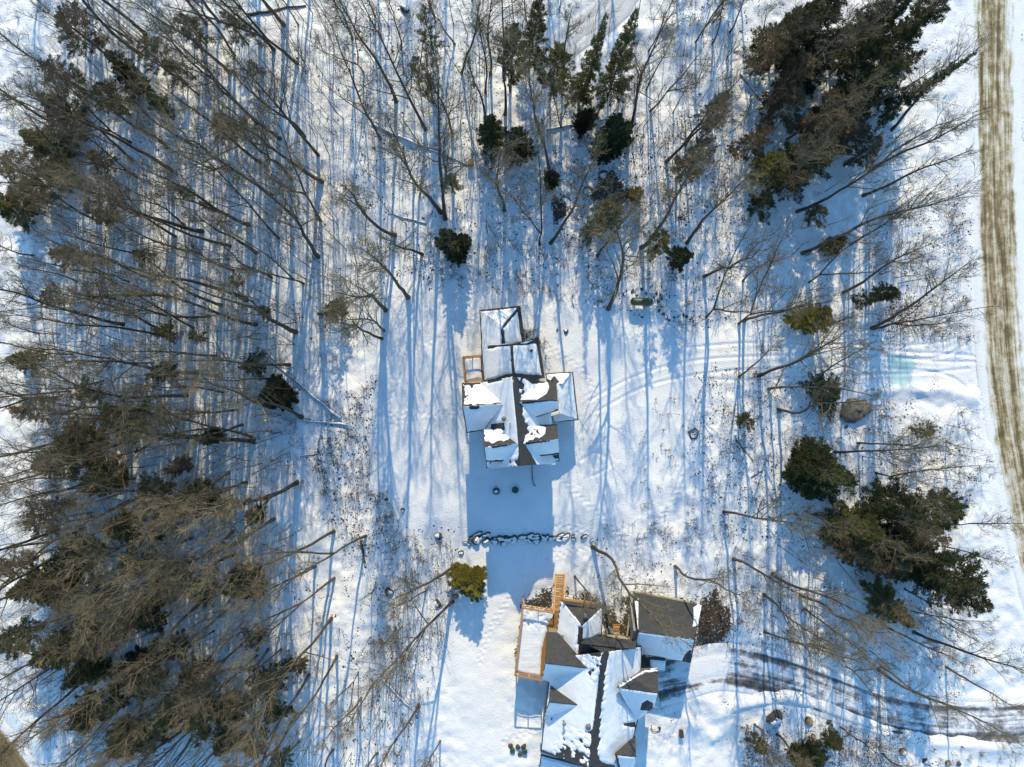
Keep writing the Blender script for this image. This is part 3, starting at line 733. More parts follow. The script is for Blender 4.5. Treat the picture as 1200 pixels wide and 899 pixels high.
# hipped wing towards the stone row
roof(h2, [(657.5, 703.5, zl), (707, 709, zl), (681.6, 732.4, rl)])
roof(h2, [(657.5, 703.5, zl), (681.6, 732.4, rl), (677, 782, rl), (646.5, 782, zl)], S(edges={3: 0.06, 1: 0.08}, bare=[[(678, 735), (684, 733), (682, 755), (676, 755)]]))
roof(h2, [(707, 709, zl), (705, 750, zl), (677, 768, rl), (681.6, 732.4, rl)], S(edges={0: 0.12, 3: 0.12}, bare=[[(680, 735), (683, 736), (682.5, 749), (690, 750), (706, 742), (707, 755), (676, 770)]]))
# connecting roof
roof(h2, [(690, 745.5, 5.2), (745.5, 751, 5.2), (745, 761, 7.4), (681, 754.5, 7.4)])
roof(h2, [(706.5, 765, rm), (690, 756.5, 7.3), (723, 760.8, 7.3)])
roof(h2, [(681, 754.7, 7.4), (722, 758.9, 7.4), (714, 782, 6.0), (683, 780, 6.0)])
# gables over the deck side
roof(h2, [(640.5, 741, 5.2), (654, 742, 5.2), (690, 783, 8.1), (638.8, 777, 8.1)])
roof(h2, [(638.8, 777.2, 8.1), (690, 783.2, 8.1), (661.5, 804, 5.2), (635, 797, 5.2)], S(edges={0: 0.08, 3: 0.06, 2: 0.08}))
roof(h2, [(645.3, 803, 5.5), (664, 805, 5.5), (685.5, 826.8, 7.8), (643.3, 822.5, 7.8)])
roof(h2, [(643.3, 822.7, 7.8), (685.5, 827, 7.8), (643, 858, 5.3), (637.5, 840, 5.3)], S(edges={0: 0.08, 3: 0.06}))
# gables over the driveway side
roof(h2, [(723.5, 805.6, 8.0), (754, 785, 5.2), (771, 784, 5.2), (771.5, 812.4, 8.0)], S(depth=0.1, bare=[[(726, 806), (755, 788), (775, 786), (775, 816), (722, 812)]]))
roof(h2, [(723.5, 805.8, 8.0), (771.5, 812.6, 8.0), (768, 828, 5.2), (745.5, 844, 5.2)], S(edges={1: 0.08, 0: 0.06}, bare=[[(752, 824), (758, 820), (765, 824), (765, 834), (750, 832)]]))
roof(h2, [(720.5, 884, 7.8), (744.5, 863, 5.2), (745.2, 886.5, 7.8)])
roof(h2, [(720.5, 884.2, 7.8), (745.2, 886.7, 7.8), (741, 907, 5.0), (729, 914, 5.0)], S(edges={0: 0.1, 3: 0.2}))
# garage
gz_, gr_ = 3.6, 6.5
roof(h2, [(742.5, 694, gz_), (821.5, 709, gz_), (815, 749.2, gr_), (748.5, 740.3, gr_)], S(depth=0.1, bare=[[(748, 690), (830, 700), (813, 712), (812.5, 734), (818, 734), (817, 755), (748, 745)], [(738, 690), (760, 690), (745, 705), (738, 705)]]))
roof(h2, [(748.5, 740.5, gr_), (815, 749.4, gr_), (809.5, 777, gz_), (744, 766, gz_)], S(edges={0: 0.06, 1: 0.12, 2: 0.06}, bare=[[(803, 766), (809, 762), (812, 780), (800, 774)]], depth=0.14))
# low roofs
roof(h2, [(634, 884.5, 3.4), (690, 899, 3.4), (690, 917, 2.8), (631, 905, 2.8)], S(edges={0: 0.15, 3: 0.1}), name='porch_roof')
roof(h2, [(758.5, 770, 3.9), (780, 772, 3.9), (779, 785, 3.3), (758, 785, 3.3)], S(edges={0: 0.3, 3: 0.35}), name='porch_roof')
wb = MB()
vM = walls(wb, [(646, 771, zm), (752, 758, zm), (750.5, 832, zm), (737, 903, zm), (689, 901, zm), (633.5, 881, zm)], zm - 0.3)
vL = walls(wb, [(657.5, 712, zl), (707, 717.5, zl), (705, 765, zl), (648, 778, zl)], zl - 0.2)
vC = walls(wb, [(688, 755, 5.2), (745.5, 760, 5.2), (745, 775, 5.2), (685, 775, 5.2)], 4.95, d=0.3)
vJ = walls(wb, [(640.5, 741, 5.2), (665, 742, 5.2), (662, 804, 5.2), (635, 797, 5.2)], 4.9)
vJ2 = walls(wb, [(645.3, 803, 5.4), (664, 805, 5.4), (662, 850, 5.4), (638, 842, 5.4)], 5.1)
vK = walls(wb, [(740, 787, 5.2), (771, 784, 5.2), (768, 828, 5.2), (740, 835, 5.2)], 4.9)
vK2 = walls(wb, [(725, 866, 5.2), (744.5, 864, 5.2), (741, 905, 5.0), (722, 905, 5.0)], 4.8)
vG = walls(wb, [(743.5, 698, gz_), (821, 713, gz_), (809.5, 777, gz_), (744, 766, gz_)], gz_ - 0.2)
for g in ([(635.6, 796.6, 5.2), (641, 741.6, 5.2), (639.4, 777.1, 8.1)], [(638, 839.6, 5.4), (645.8, 803.5, 5.5), (643.8, 822.6, 7.8)], [(770.4, 784.6, 5.2), (767.6, 827.6, 5.2), (770.8, 812.5, 8.0)],
          [(744, 864.5, 5.2), (740.8, 906, 5.0), (744.6, 886.6, 7.8)], [(821, 709.6, gz_), (809.2, 776.5, gz_), (814.4, 749.3, gr_)], [(744.6, 765.6, gz_), (743.2, 694.6, gz_), (749, 740.4, gr_)], [(736.5, 902.4, zm), (634, 880.6, zm), (689, 900.2, rm)], ):
    gable(wb, *g)
wb.build('wall', M['siding'], h2)
def wall_windows(hs, wl, specs):
    n = len(wl)
    for k, t, z0, z1, w in specs: window(hs, wl[k % n], wl[(k + 1) % n], t, z0, z1, w)
for wl in (vL, vJ, vJ2, vK, vK2, vC, vG):
    for k in range(len(wl)):
        if (wl[(k + 1) % len(wl)] - wl[k]).length > 2.2:
            window(h2, wl[k], wl[(k + 1) % len(wl)], 0.5, 1.0, 2.3, 1.3)
# fascia boards that catch the sun
for a_, b_, w in (((660, 702.2, 4.9), (699.5, 707.0, 4.9), 0.22), ((743.4, 693.4, 3.5), (808, 705.6, 3.5), 0.22), ((742.2, 695, 3.45), (734.5, 745.5, 3.3), 0.16), ((711, 744.5, 5.12), (736, 748.6, 5.12), 0.14)):
    mb = MB(); mb.beam(at(*a_), at(*b_), w, 0.2); mb.build('fascia', M['cedar'] if a_[0] == 660 else M['tan'], h2)
vent(h2, 660.5, 845, 6.9, 0.7, 0.1, True); vent(h2, 646.2, 842, 5.9, 0.3, 0.06, False, 'metal'); vent(h2, 689, 848.5, 8.2, 0.6, 0.18, True); vent(h2, 686, 721.5, 5.9, 0.3, 0.16, True)
# deck
DZ = 2.8
dk = [(612.5, 712.5), (649.5, 718.5), (636.5, 797.5), (603.5, 791.5)]
dtop = [at(a_, b_, DZ + 1.0) for a_, b_ in dk]
mb = MB()
ndir = (dtop[3] - dtop[0])
nb = 56
for i in range(nb):                      # deck boards
    a_ = dtop[0] + (dtop[3] - dtop[0]) * ((i + .5) / nb); b_ = dtop[1] + (dtop[2] - dtop[1]) * ((i + .5) / nb)
    mb.beam((a_.x, a_.y, DZ - 0.02), (b_.x, b_.y, DZ - 0.02), 0.125, 0.04)
for i in range(4): mb.beam((dtop[i].x, dtop[i].y, DZ - 0.17), (dtop[(i + 1) % 4].x, dtop[(i + 1) % 4].y, DZ - 0.17), 0.08, 0.24)
dck = mb.build('deck', M['wetcedar'], h2)
for i in (0, 3):
    for t in (0.0, 0.5):
        p = dtop[0].lerp(dtop[3], 0.02 + 0.94 * (t + (0.5 if i == 3 else 0))); q = MB(); q.box((p.x + .15, p.y, DZ / 2 - .6), 0.16, 0.16, DZ + .6)
        link(bpy.data.objects.new('deck_post', q.mesh('deck_post', M['cedar'])), dck)
mr = MB(); rail_run(mr, [dtop[1], dtop[0], dtop[3], dtop[2]], DZ, 1.0, 1.5, 0.2)
link(bpy.data.objects.new('railing', mr.mesh('railing', M['cedar'])), dck)
fl = ccw([Vector((p.x, p.y, DZ)) for p in dtop])
snow_field(fl, 0.10, 'snow', dck, M['roof_snow'], edges={}, bare=[[(643, 728), (656, 716), (642, 802), (632, 800), (635, 762), (639, 745)], [(600, 785), (640, 794), (640, 800), (600, 796)]], patchy=[([(612, 712), (650, 716), (647, 738), (610, 732)], 0.01)])
# landing and stairs
mb = MB()
ln = [(648, 718.5), (659, 719.5), (655.5, 743.5), (645, 743)]
lt = [at(a_, b_, DZ) for a_, b_ in ln]
for i in range(9):
    a_ = lt[0].lerp(lt[1], (i + .5) / 9); b_ = lt[3].lerp(lt[2], (i + .5) / 9); mb.beam(a_ - Vector((0, 0, .02)), b_ - Vector((0, 0, .02)), 0.108, 0.04)
land = mb.build('landing', M['wetcedar'], h2)
mb = MB(); a_ = at(646.5, 741.5, DZ + .1); b_ = at(655, 742.5, DZ + .1); mb.beam(a_, b_, 0.32, 0.08); link(bpy.data.objects.new('door_mat', mb.mesh('door_mat', M['tan'])), land)
s0a, s0b = at(648.2, 716.5, DZ), at(659.2, 717.5, DZ); s1a, s1b = at(651, 672.2, 0.15), at(661.2, 673, 0.15)
mb = MB(); ntr = 15
for i in range(ntr):
    t = (i + .5) / ntr; mb.beam(s0a.lerp(s1a, t), s0b.lerp(s1b, t), 0.20, 0.05)
st = mb.build('stairs', M['cedar'], h2)
for a_, b_ in ((s0a, s1a), (s0b, s1b)):
    q = MB(); q.beam(a_ - Vector((0, 0, .12)), b_ - Vector((0, 0, .12)), 0.06, 0.28); link(bpy.data.objects.new('stringer', q.mesh('stringer', M['cedar'])), st)
    q = MB(); q.beam(a_ + Vector((0, 0, 1)), b_ + Vector((0, 0, .95)), 0.13, 0.06)
    for i in range(5):
        p = a_.lerp(b_, i / 4); q.box(p + Vector((0, 0, .45)), 0.09, 0.09, 1.0)
    link(bpy.data.objects.new('handrail', q.mesh('handrail', M['cedar'])), st)

# ------------------------------------------------------------------ trees
def wander(p, d, L, n, wig, up, rnd):
    pts = [p.copy()]; d = d.normalized()
    for i in range(n):
        d = (d + Vector((rnd.uniform(-wig, wig), rnd.uniform(-wig, wig), rnd.uniform(-wig, wig) + up))).normalized()
        p = p + d * (L / n); pts.append(p.copy())
    return pts
def bare_tree(seed, h=22.0, fork=False, spread=1.0, first=0.38, limbs=20, wig=0.05):
    rnd = random.Random(seed)
    tr, cr = MB(), MB()
    def twigs(pts, r0, lvl, L):
        # children along a polyline
        cnt = {1: 6, 2: 5}[lvl]
        for k in range(cnt):
            t = 0.25 + 0.75 * (k + rnd.random()) / cnt
            f = t * (len(pts) - 1); i = min(int(f), len(pts) - 2); p = pts[i].lerp(pts[i + 1], f - i)
            ax = (pts[i + 1] - pts[i]).normalized(); o = ax.orthogonal().normalized(); o.rotate(Quaternion(ax, rnd.uniform(0, 6.28)))
            ang = rnd.uniform(0.45, 0.95); d = ax * math.cos(ang) + o * math.sin(ang); d.z += 0.18
            l2 = L * rnd.uniform(0.38, 0.65) * (1.15 - 0.5 * t)
            r2 = max(0.010, r0 * (1 - 0.7 * t) * 0.42)
            n2 = 4 if lvl == 1 else 3
            q = wander(p, d, l2, n2, 0.16, 0.06, rnd)
            cr.tube(q, [r2 * (1 - 0.75 * j / n2) + 0.003 for j in range(n2 + 1)], 4 if lvl == 1 else 3, False)
            if lvl == 1: twigs(q, r2, 2, l2)
            else:
                for e in range(rnd.choice((1, 2, 2))):
                    f = rnd.uniform(0.3, 1.0) * (len(q) - 1); i = min(int(f), len(q) - 2); p2 = q[i].lerp(q[i + 1], f - i)
                    ax2 = (q[i + 1] - q[i]).normalized(); o2 = ax2.orthogonal().normalized(); o2.rotate(Quaternion(ax2, rnd.uniform(0, 6.28)))
                    q2 = wander(p2, ax2 * 0.8 + o2 * 0.6, l2 * rnd.uniform(.35, .7), 2, 0.18, 0.04, rnd)
                    cr.tube(q2, [0.010, 0.009, 0.006], 3, False)
    R0 = rnd.uniform(0.12, 0.19)
    trunks = []
    if fork:
        zf = h * rnd.uniform(0.10, 0.38)
        low = wander(Vector((0, 0, -0.4)), Vector((0, 0, 1)), zf + 0.4, 4, wig, 0.05, rnd)
        tr.tube([low[0]] + low[1:], [R0 * 1.5] + [R0 * 1.08 - 0.02 * j for j in range(len(low) - 1)], 9, False)
        a = rnd.uniform(0, 6.28)
        for sgn in (0, 1):
            aa = a + sgn * math.pi + rnd.uniform(-.4, .4); tilt = rnd.uniform(0.14, 0.30)
            d = Vector((math.cos(aa) * tilt, math.sin(aa) * tilt, 1))
            pts = wander(low[-1] - Vector((0, 0, 0.15)), d, (h - zf) * rnd.uniform(.9, 1.0), 9, wig, 0.05, rnd)
            rad = [R0 * 0.78 * (1 - 0.88 * (j / 9) ** 1.1) + 0.012 for j in range(10)]
            tr.tube(pts, rad, 8, False); trunks.append((pts, rad, 0.22, limbs // 2 + 3))
    else:
        pts = wander(Vector((0, 0, -0.4)), Vector((0, 0, 1)), h + .4, 12, wig, 0.06, rnd)
        # straighten so that the top stands over the foot
        off = pts[-1].xy * 0.8
        pts = [Vector((p.x - off.x * (j / 12), p.y - off.y * (j / 12), p.z)) for j, p in enumerate(pts)]
        rad = [R0 * (1 - 0.92 * (j / 12) ** 1.15) + 0.012 for j in range(13)]; rad[0] *= 1.45
        tr.tube(pts, rad, 9, False); trunks.append((pts, rad, first, limbs))
    for pts, rad, t0, nl in trunks:
        n = len(pts) - 1
        for k in range(nl):
            t = t0 + (0.985 - t0) * ((k + rnd.random() * 0.8) / nl)
            f = t * n; i = min(int(f), n - 1); p = pts[i].lerp(pts[i + 1], f - i); r = rad[i] * (1 - (f - i)) + rad[i + 1] * (f - i)
            a = rnd.uniform(0, 6.28); el = rnd.uniform(0.55, 1.0) + 0.25 * t
            d = Vector((math.cos(a) * math.cos(el), math.sin(a) * math.cos(el), math.sin(el)))
            rel = (t - t0) / (1 - t0)
            L = h * spread * rnd.uniform(0.11, 0.26) * (1.0 - 0.5 * rel)
            r1 = min(r * 0.6, 0.022 + L * 0.010)
            q = wander(p, d, L, 6, 0.13, 0.05, rnd)
            cr.tube(q, [r1 * (1 - 0.8 * j / 6) + 0.005 for j in range(7)], 5, False)
            twigs(q, r1, 1, L)
    return tr.mesh('trunk', M['bark'], True), cr.mesh('crown', M['twig'], False)

BARE = {}
for i in range(7): BARE['tall%d' % i] = bare_tree(100 + i, 22, False, random.Random(i).uniform(.7, 1.0), [0.42, 0.52, 0.38, 0.56, 0.47, 0.42, 0.5][i], 16, [.07, .085, .06, .09, .075, .10, .08][i])
for i in range(4): BARE['fork%d' % i] = bare_tree(200 + i, 22, True, 0.85, 0.3, 17, 0.065)
for i in range(3): BARE['wide%d' % i] = bare_tree(300 + i, 22, False, 1.25, 0.3, 18, 0.10)
for i in range(2): BARE['crook%d' % i] = bare_tree(400 + i, 22, False, 1.0, 0.34, 15, 0.20)
KIND_WORD = {'tall': 'tall straight bare tree', 'fork': 'bare tree with forked trunk', 'wide': 'wide-branching bare tree', 'crook': 'bare tree with crooked trunk'}

def conifer(seed, kind):
    """evergreen of nominal height 10 m"""
    rnd = random.Random(seed); tr, cr, tw = MB(), MB(), MB()
    h = 10.0
    P = {'cone': dict(r=2.6, b=0.08, step=.30, n=8, droop=-.10, pw=0.85, len=.26, wid=.036, gap=0.05, dens=60),
         'spire': dict(r=1.75, b=0.06, step=.27, n=9, droop=-.22, pw=1.0, len=.24, wid=.036, gap=0.03, dens=56),
         'pine': dict(r=2.7, b=0.24, step=.36, n=8, droop=.10, pw=0.6, len=.28, wid=.030, gap=0.15, dens=66),
         'loose': dict(r=2.6, b=0.22, step=.42, n=6, droop=-.06, pw=0.6, len=.26, wid=.028, gap=0.25, dens=60),
         'round': dict(r=3.7, b=0.03, step=.33, n=11, droop=.10, pw=0.48, len=.30, wid=.050, gap=0.03, dens=62)}[kind]
    lean = (rnd.uniform(-.25, .25), rnd.uniform(-.25, .25))
    cen = lambda z: Vector((lean[0] * (z / h) ** 2, lean[1] * (z / h) ** 2, z))
    tr.tube([cen(z) - (Vector((0, 0, .3)) if z == 0 else Vector()) for z in (0, 1, 3, 5, 7, 9, 9.8)], [.15, .12, .105, .085, .06, .03, .01], 7, False)
    lob = [(rnd.uniform(0, 6.28), rnd.uniform(.0, .28)) for _ in range(3)]
    z = h * P['b']
    while z < h * 0.985:
        rel = (z - h * P['b']) / (h * (1 - P['b']))
        prof = (1 - rel) ** P['pw']
        if kind == 'round': prof = max(0.05, math.sqrt(max(0, 1 - (abs(rel - .38) / .64) ** 2)))
        if kind in ('pine', 'loose'): prof *= min(1, 0.45 + rel * 2.2)
        for k in range(P['n']):
            if rnd.random() < P['gap']: continue
            a = rnd.uniform(0, 6.28)
            lobe = 1 + sum(v * math.cos((j + 1) * (a - p)) for j, (p, v) in enumerate(lob))
            L = P['r'] * prof * rnd.uniform(0.62, 1.12) * lobe
            if L < 0.12: L = 0.12
            p = cen(z + rnd.uniform(-.2, .2)); d = Vector((math.cos(a), math.sin(a), P['droop'] + 0.55 * rel + rnd.uniform(-.12, .12))).normalized()
            end = p + d * L + Vector((0, 0, -.05 * L * L * .3))
            tw.tube([p, p.lerp(end, .55) + Vector((0, 0, .05 * L)), end], [.028, .018, .006], 3, False)
            side = d.cross(Vector((0, 0, 1))).normalized(); upv = side.cross(d).normalized()
            ns = max(4, int(P['dens'] * L / 1.6))
            t_in = 0.25 if kind in ('pine',) else 0.15
            for s in range(ns):
                t = t_in + (1 - t_in) * math.sqrt(rnd.random())
                c = p.lerp(end, t) + side * rnd.uniform(-.22, .22) * L * (1.2 - t) + upv * rnd.uniform(-.10, .12)
                sg = rnd.choice((-1, 1)); ang = rnd.uniform(.2, 1.1)
                v = (d * math.cos(ang) + side * (sg * math.sin(ang)) + upv * rnd.uniform(-.35, .45)).normalized()
                ll = P['len'] * rnd.uniform(.6, 1.35); ww = P['wid'] * rnd.uniform(.7, 1.3)
                w = v.cross(Vector((rnd.uniform(-.6, .6), rnd.uniform(-.6, .6), 1))).normalized() * ww
                cr.add([c - w * .35, c + v * ll * .45 - w, c + v * ll, c + v * ll * .45 + w, c + w * .35], [(0, 1, 2, 3, 4)])
        z += P['step'] * rnd.uniform(.8, 1.2)
    return tr.mesh('trunk', M['bark'], True), cr, tw
CON = {}
for kind, n in (('cone', 3), ('spire', 2), ('pine', 3), ('loose', 3), ('round', 3)):
    for i in range(n):
        t_, c_, w_ = conifer(500 + 31 * i + len(kind), kind)
        limb = w_.mesh('branches', M['twig'])
        for mk in {'cone': ('dark', 'mid'), 'spire': ('dark', 'mid'), 'pine': ('dark', 'mid', 'brown'), 'loose': ('mid', 'brown', 'dark'), 'round': ('dark', 'olive', 'mid')}[kind]:
            CON[kind, i, mk] = (t_, c_.mesh('crown', M['needle_' + mk]), limb)

LM = [  # landmarks for the tree labels: phrase, photo position
    ('the green propane tank', 750, 355), ('the lone rounded cedar', 536, 287), ('the twin hemlocks', 318, 450),
    ('the bright olive bush', 553, 683), ('the wide dark cedar', 955, 550), ('the smooth grey boulder', 1003, 480),
    ('the red-leaved beech', 1060, 375), ('the white birch log', 211, 770), ('the dark spruce spire', 1075, 100), ('the dark bare log', 322, 12),
    ('the twin tall pines', 705, 85), ('the hollow-topped boulder', 907, 840), ('the long slantwise log', 490, 170), ('the short rounded hemlock', 235, 585),
    ('the sunlit edge hemlock', 50, 165), ('the olive-tinted hemlock', 290, 683), ('the brownish open pine', 810, 195), ('the small edge hemlock', 20, 420),
    ('the brown corner road', 20, 880), ('the garage roof', 785, 740), ('the bright green lids', 608, 880), ('the roadside pine clump', 1060, 640)]
pending = []      # (object, photo base, description)
CT = Vector((CX, CY))
TG = 'bare trees of the woodland'
def place_bare(bx, by, tx=None, ty=None, kind=None, h=None, rnd=random.Random(77)):
    b2 = Vector((bx, by)); r = b2 - CT
    if tx is not None:
        t2 = Vector((tx, ty)) - CT
        f = t2.dot(r) / r.length_squared
        hh = H * (1 - 1 / max(f, 1.05)); hh = min(max(hh * 1.15, 13), 23) if h is None else h
        vis_z = hh * 0.82
        lean = (at(tx, ty, vis_z) - at(bx, by)) / vis_z
        lean.z = 0; lim = 0.26
        if lean.length > lim: lean *= lim / lean.length
    else:
        hh = h or rnd.uniform(17, 24); lean = Vector((rnd.gauss(0, .05), rnd.gauss(0, .05), 0))
    p = at(bx, by); p.z = gz(p.x, p.y)
    if kind is None:
        kind = rnd.choices(['tall', 'fork', 'wide', 'crook'], [6.5, 2, 1.3, .8])[0]
    names = [k for k in BARE if k.startswith(kind)]
    tm, cm = BARE[rnd.choice(names)]
    ax = Vector((lean.x, lean.y, 1)).normalized()
    q = Vector((0, 0, 1)).rotation_difference(ax) @ Quaternion((0, 0, 1), rnd.uniform(0, 6.28))
    o = bpy.data.objects.new('bare_tree', None); link(o); o.location = p
    o.rotation_mode = 'QUATERNION'; o.rotation_quaternion = q
    s = hh / 22.0; w = s * rnd.uniform(.9, 1.2); o.scale = (w, w, s)
    for nm, me in (('trunk', tm), ('crown', cm)):
        link(bpy.data.objects.new(nm, me), o)
    tag(o, None, 'tree', TG)
    pending.append((o, bx, by, KIND_WORD[kind], 'bare'))
    return o
TREES = """348,74,200,-30 302,145,190,40 328,162,200,50 373,182,285,80 377,212,265,150 325,278,240,190 232,111,130,30 163,90,60,25 155,50,80,0 195,173,100,110 200,200,70,130 160,207,60,160
304,190,205,120 317,228,220,165 268,287,120,235 235,270,100,235 290,262,190,215 375,258,325,180 372,300,300,215 225,170,150,110 250,198,180,165 350,30,310,-20 413,46,390,-10 427,86,400,40 464,120,410,10
499,152,428,20 446,163,400,65 470,58,455,-5 533,51,495,0 541,86,560,0 490,90,503,20 569,110,563,30 575,88,580,10 592,135,590,20 568,140,556,85 530,157,508,95 485,212,455,150 517,250,475,190 522,257,526,135
463,275,405,235 495,298,455,280 591,246,590,195 632,287,615,200 645,285,700,195 712,362,724,270 643,205,625,110 735,160,775,50 738,155,748,90 762,130,815,75 751,290,805,215 835,50,850,5 855,38,875,-5 915,58,928,20
1044,153,1130,70 933,248,1085,160 1010,230,1110,190 940,297,1150,225 996,287,1050,250 805,285,870,215 985,58,1040,0 1004,55,985,5 815,50,855,-5 825,324,890,295 828,371,872,312 866,379,935,310 873,376,935,355 948,331,1020,298
988,343,1075,300 1022,384,1118,322 1033,384,1125,370 866,441,902,400 889,440,970,402 901,456,1015,440 912,480,1005,480 950,388,990,375 978,530,1080,525 1004,519,1085,523 1026,554,1120,568 848,600,930,610 930,600,968,635
859,655,930,690 905,672,1010,730 937,697,1030,738 895,696,965,742 943,713,1018,772 895,740,1000,765 925,752,1000,765 1030,785,1160,862 1033,782,1090,815 1070,740,1195,785 1108,781,1185,830 1035,732,1110,768 1066,715,1150,738
990,780,1035,803 885,850,915,890 895,875,925,905 912,862,940,885 985,852,1035,895 1035,883,1070,905 791,663,862,706 695,642,795,728 674,677,706,716 535,663,455,702 530,708,440,790 498,695,455,715 490,829,445,905 463,735,440,765
515,872,500,905 423,818,385,870 420,787,395,840 437,803,405,855 442,885,420,910 392,677,220,780 390,723,300,860 430,627,200,680 392,622,180,680 322,607,190,660 277,648,140,690 185,655,90,700 370,663,290,710 315,683,200,740
280,783,150,830 395,768,350,845 355,332,255,290 289,352,120,295 300,380,170,345 347,389,230,340 227,384,110,320 192,394,40,370 190,388,70,340 258,357,180,315 273,316,215,290 318,325,270,295 340,427,220,425 355,488,260,448
300,517,150,495 295,512,170,465 232,437,80,430 350,563,250,600 350,565,240,620 290,565,215,590 270,553,190,580 280,480,200,480 220,463,60,440 232,511,80,530 100,478,40,470 42,390,0,380 478,348,440,310 452,364,405,335 448,397,400,380
450,388,405,372 414,46,395,0 440,20,430,-20 505,10,500,-25 620,60,622,0 660,90,668,20 760,60,790,0 780,190,830,130 1045,20,1090,-20 870,330,905,300 700,300,730,255 945,600,1000,620 1100,615,1195,600 1105,640,1165,655
1010,690,1060,720 1060,690,1120,712 40,300,0,285 90,330,30,310 60,560,0,570 110,600,40,610 85,640,20,655 140,690,60,720 200,720,120,760 230,690,150,720 250,740,170,790 180,800,110,850 220,830,150,890 300,770,220,840 330,760,270,820
350,870,310,920 270,860,220,920 390,880,360,930 120,300,40,270 150,330,60,305 130,420,40,410 160,560,70,570""".split()
rt = random.Random(9)
seen_base = []
for s in TREES:
    v = list(map(float, s.split(',')))
    kd = {(499., 152.): 'wide', (791., 663.): 'crook', (530., 708.): 'wide', (695., 642.): 'crook', (889., 440.): 'wide', (901., 456.): 'fork', (940., 297.): 'wide', (1030., 785.): 'tall', (866., 379.): 'fork'}.get((v[0], v[1]))
    place_bare(*v, kind=kd); seen_base.append((v[0], v[1]))
def fill(poly, n, dmin, hlo=16, hhi=24):
    k = tries = 0
    xs0 = [p[0] for p in poly]; ys0 = [p[1] for p in poly]
    while k < n and tries < 4000:
        tries += 1
        x, y = rt.uniform(min(xs0), max(xs0)), rt.uniform(min(ys0), max(ys0))
        if float(poly_sd(np.array([x]), np.array([y]), poly)[0]) < 0: continue
        if any((x - a) ** 2 + (y - b) ** 2 < dmin * dmin for a, b in seen_base): continue
        seen_base.append((x, y)); place_bare(x, y, h=rt.uniform(hlo, hhi)); k += 1
fill([(110, 20), (330, 20), (400, 190), (380, 330), (330, 400), (130, 380), (90, 200)], 30, 15)
fill([(60, 390), (330, 420), (340, 600), (300, 700), (370, 800), (340, 899), (160, 899), (70, 720), (50, 560)], 56, 14)
fill([(430, 10), (850, 20), (850, 180), (640, 180), (460, 220)], 9, 22, 9, 14)
fill([(880, 40), (1050, 40), (1020, 220), (880, 240)], 9, 24, 14, 20)
fill([(960, 590), (1060, 600), (1060, 700), (980, 690)], 2, 24, 14, 20)
fill([(20, -260), (900, -260), (900, -25), (20, -25)], 34, 42, 15, 21)          # beyond the frame: their shadows fall into it
# the beech that has kept its leaves
def red_beech():
    rnd = random.Random(4)
    o = place_bare(1024, 386, 1090, 345, kind='wide', h=11)
    pending.pop()
    o.name = 'beech_tree'; o['label'] = 'bare beech with clinging red-brown leaves low in its crown near the gravel road'
    lf = MB()
    for i in range(750):
        a = rnd.uniform(0, 6.28); r = 3.3 * math.sqrt(rnd.random()); z = rnd.gauss(8.5, 2.6)
        c = Vector((math.cos(a) * r, math.sin(a) * r, z)); w = Vector((rnd.uniform(-1, 1), rnd.uniform(-1, 1), rnd.uniform(-1, 1))).normalized(); u = w.orthogonal().normalized()
        v = w.cross(u); l = rnd.uniform(.14, .26)
        lf.add([c - u * l, c - v * l * .5, c + u * l, c + v * l * .5], [(0, 1, 2, 3)])
    link(bpy.data.objects.new('leaves', lf.mesh('leaves', M['red_leaf'])), o)
red_beech()

CW = {('cone', 'dark'): 'dark green hemlock', ('cone', 'mid'): 'green hemlock', ('spire', 'dark'): 'dark slender spruce', ('spire', 'mid'): 'green slender spruce',
      ('pine', 'dark'): 'dark green pine', ('pine', 'mid'): 'green pine', ('pine', 'brown'): 'brownish pine', ('loose', 'mid'): 'thin green hemlock', ('loose', 'brown'): 'thin brownish hemlock', ('loose', 'dark'): 'thin dark hemlock',
      ('round', 'dark'): 'rounded dark cedar', ('round', 'olive'): 'rounded olive cedar', ('round', 'mid'): 'rounded green cedar'}
CG = 'evergreen trees of the woodland'
def evergreen(cx, cy, rpx, h, kind, mk, label=None, tip=None, rnd=random.Random(5)):
    """cx,cy = where the crown's middle is seen in the photo"""
    f_ = 0.60 if cx < 420 else (0.78 if (cx > 860 and mk != 'olive' and kind != 'spire') else 1.0)
    if h > 5: h *= f_; rpx *= (1.12 if f_ < 1 else 1.0)
    zc = h * 0.5
    b = at(cx, cy, zc); b.z = gz(b.x, b.y)
    nm = {'cone': 2.6, 'spire': 1.75, 'pine': 2.6, 'loose': 2.5, 'round': 3.7}[kind]
    i = rnd.randrange({'cone': 3, 'spire': 2, 'pine': 3, 'loose': 3, 'round': 3}[kind])
    tm, cm, lm = CON[kind, i, mk]
    s = h / 10.0; w = rpx / 10.0 * (H - zc) / H / nm * 1.05
    o = bpy.data.objects.new({'cone': 'hemlock_tree', 'spire': 'spruce_tree', 'pine': 'pine_tree', 'loose': 'hemlock_tree', 'round': 'cedar_tree'}[kind], None); link(o)
    o.location = b; o.rotation_euler = (rnd.gauss(0, .03), rnd.gauss(0, .03), rnd.uniform(0, 6.28)); o.scale = (w, w, s)
    for n_, me in (('trunk', tm), ('crown', cm), ('branches', lm)): link(bpy.data.objects.new(n_, me), o)
    tag(o, label, 'tree', CG)
    if label is None:
        bx, by = 600 + b.x * 10, 449.5 - b.y * 10
        pending.append((o, cx, cy, CW[kind, mk], 'green'))
    return o
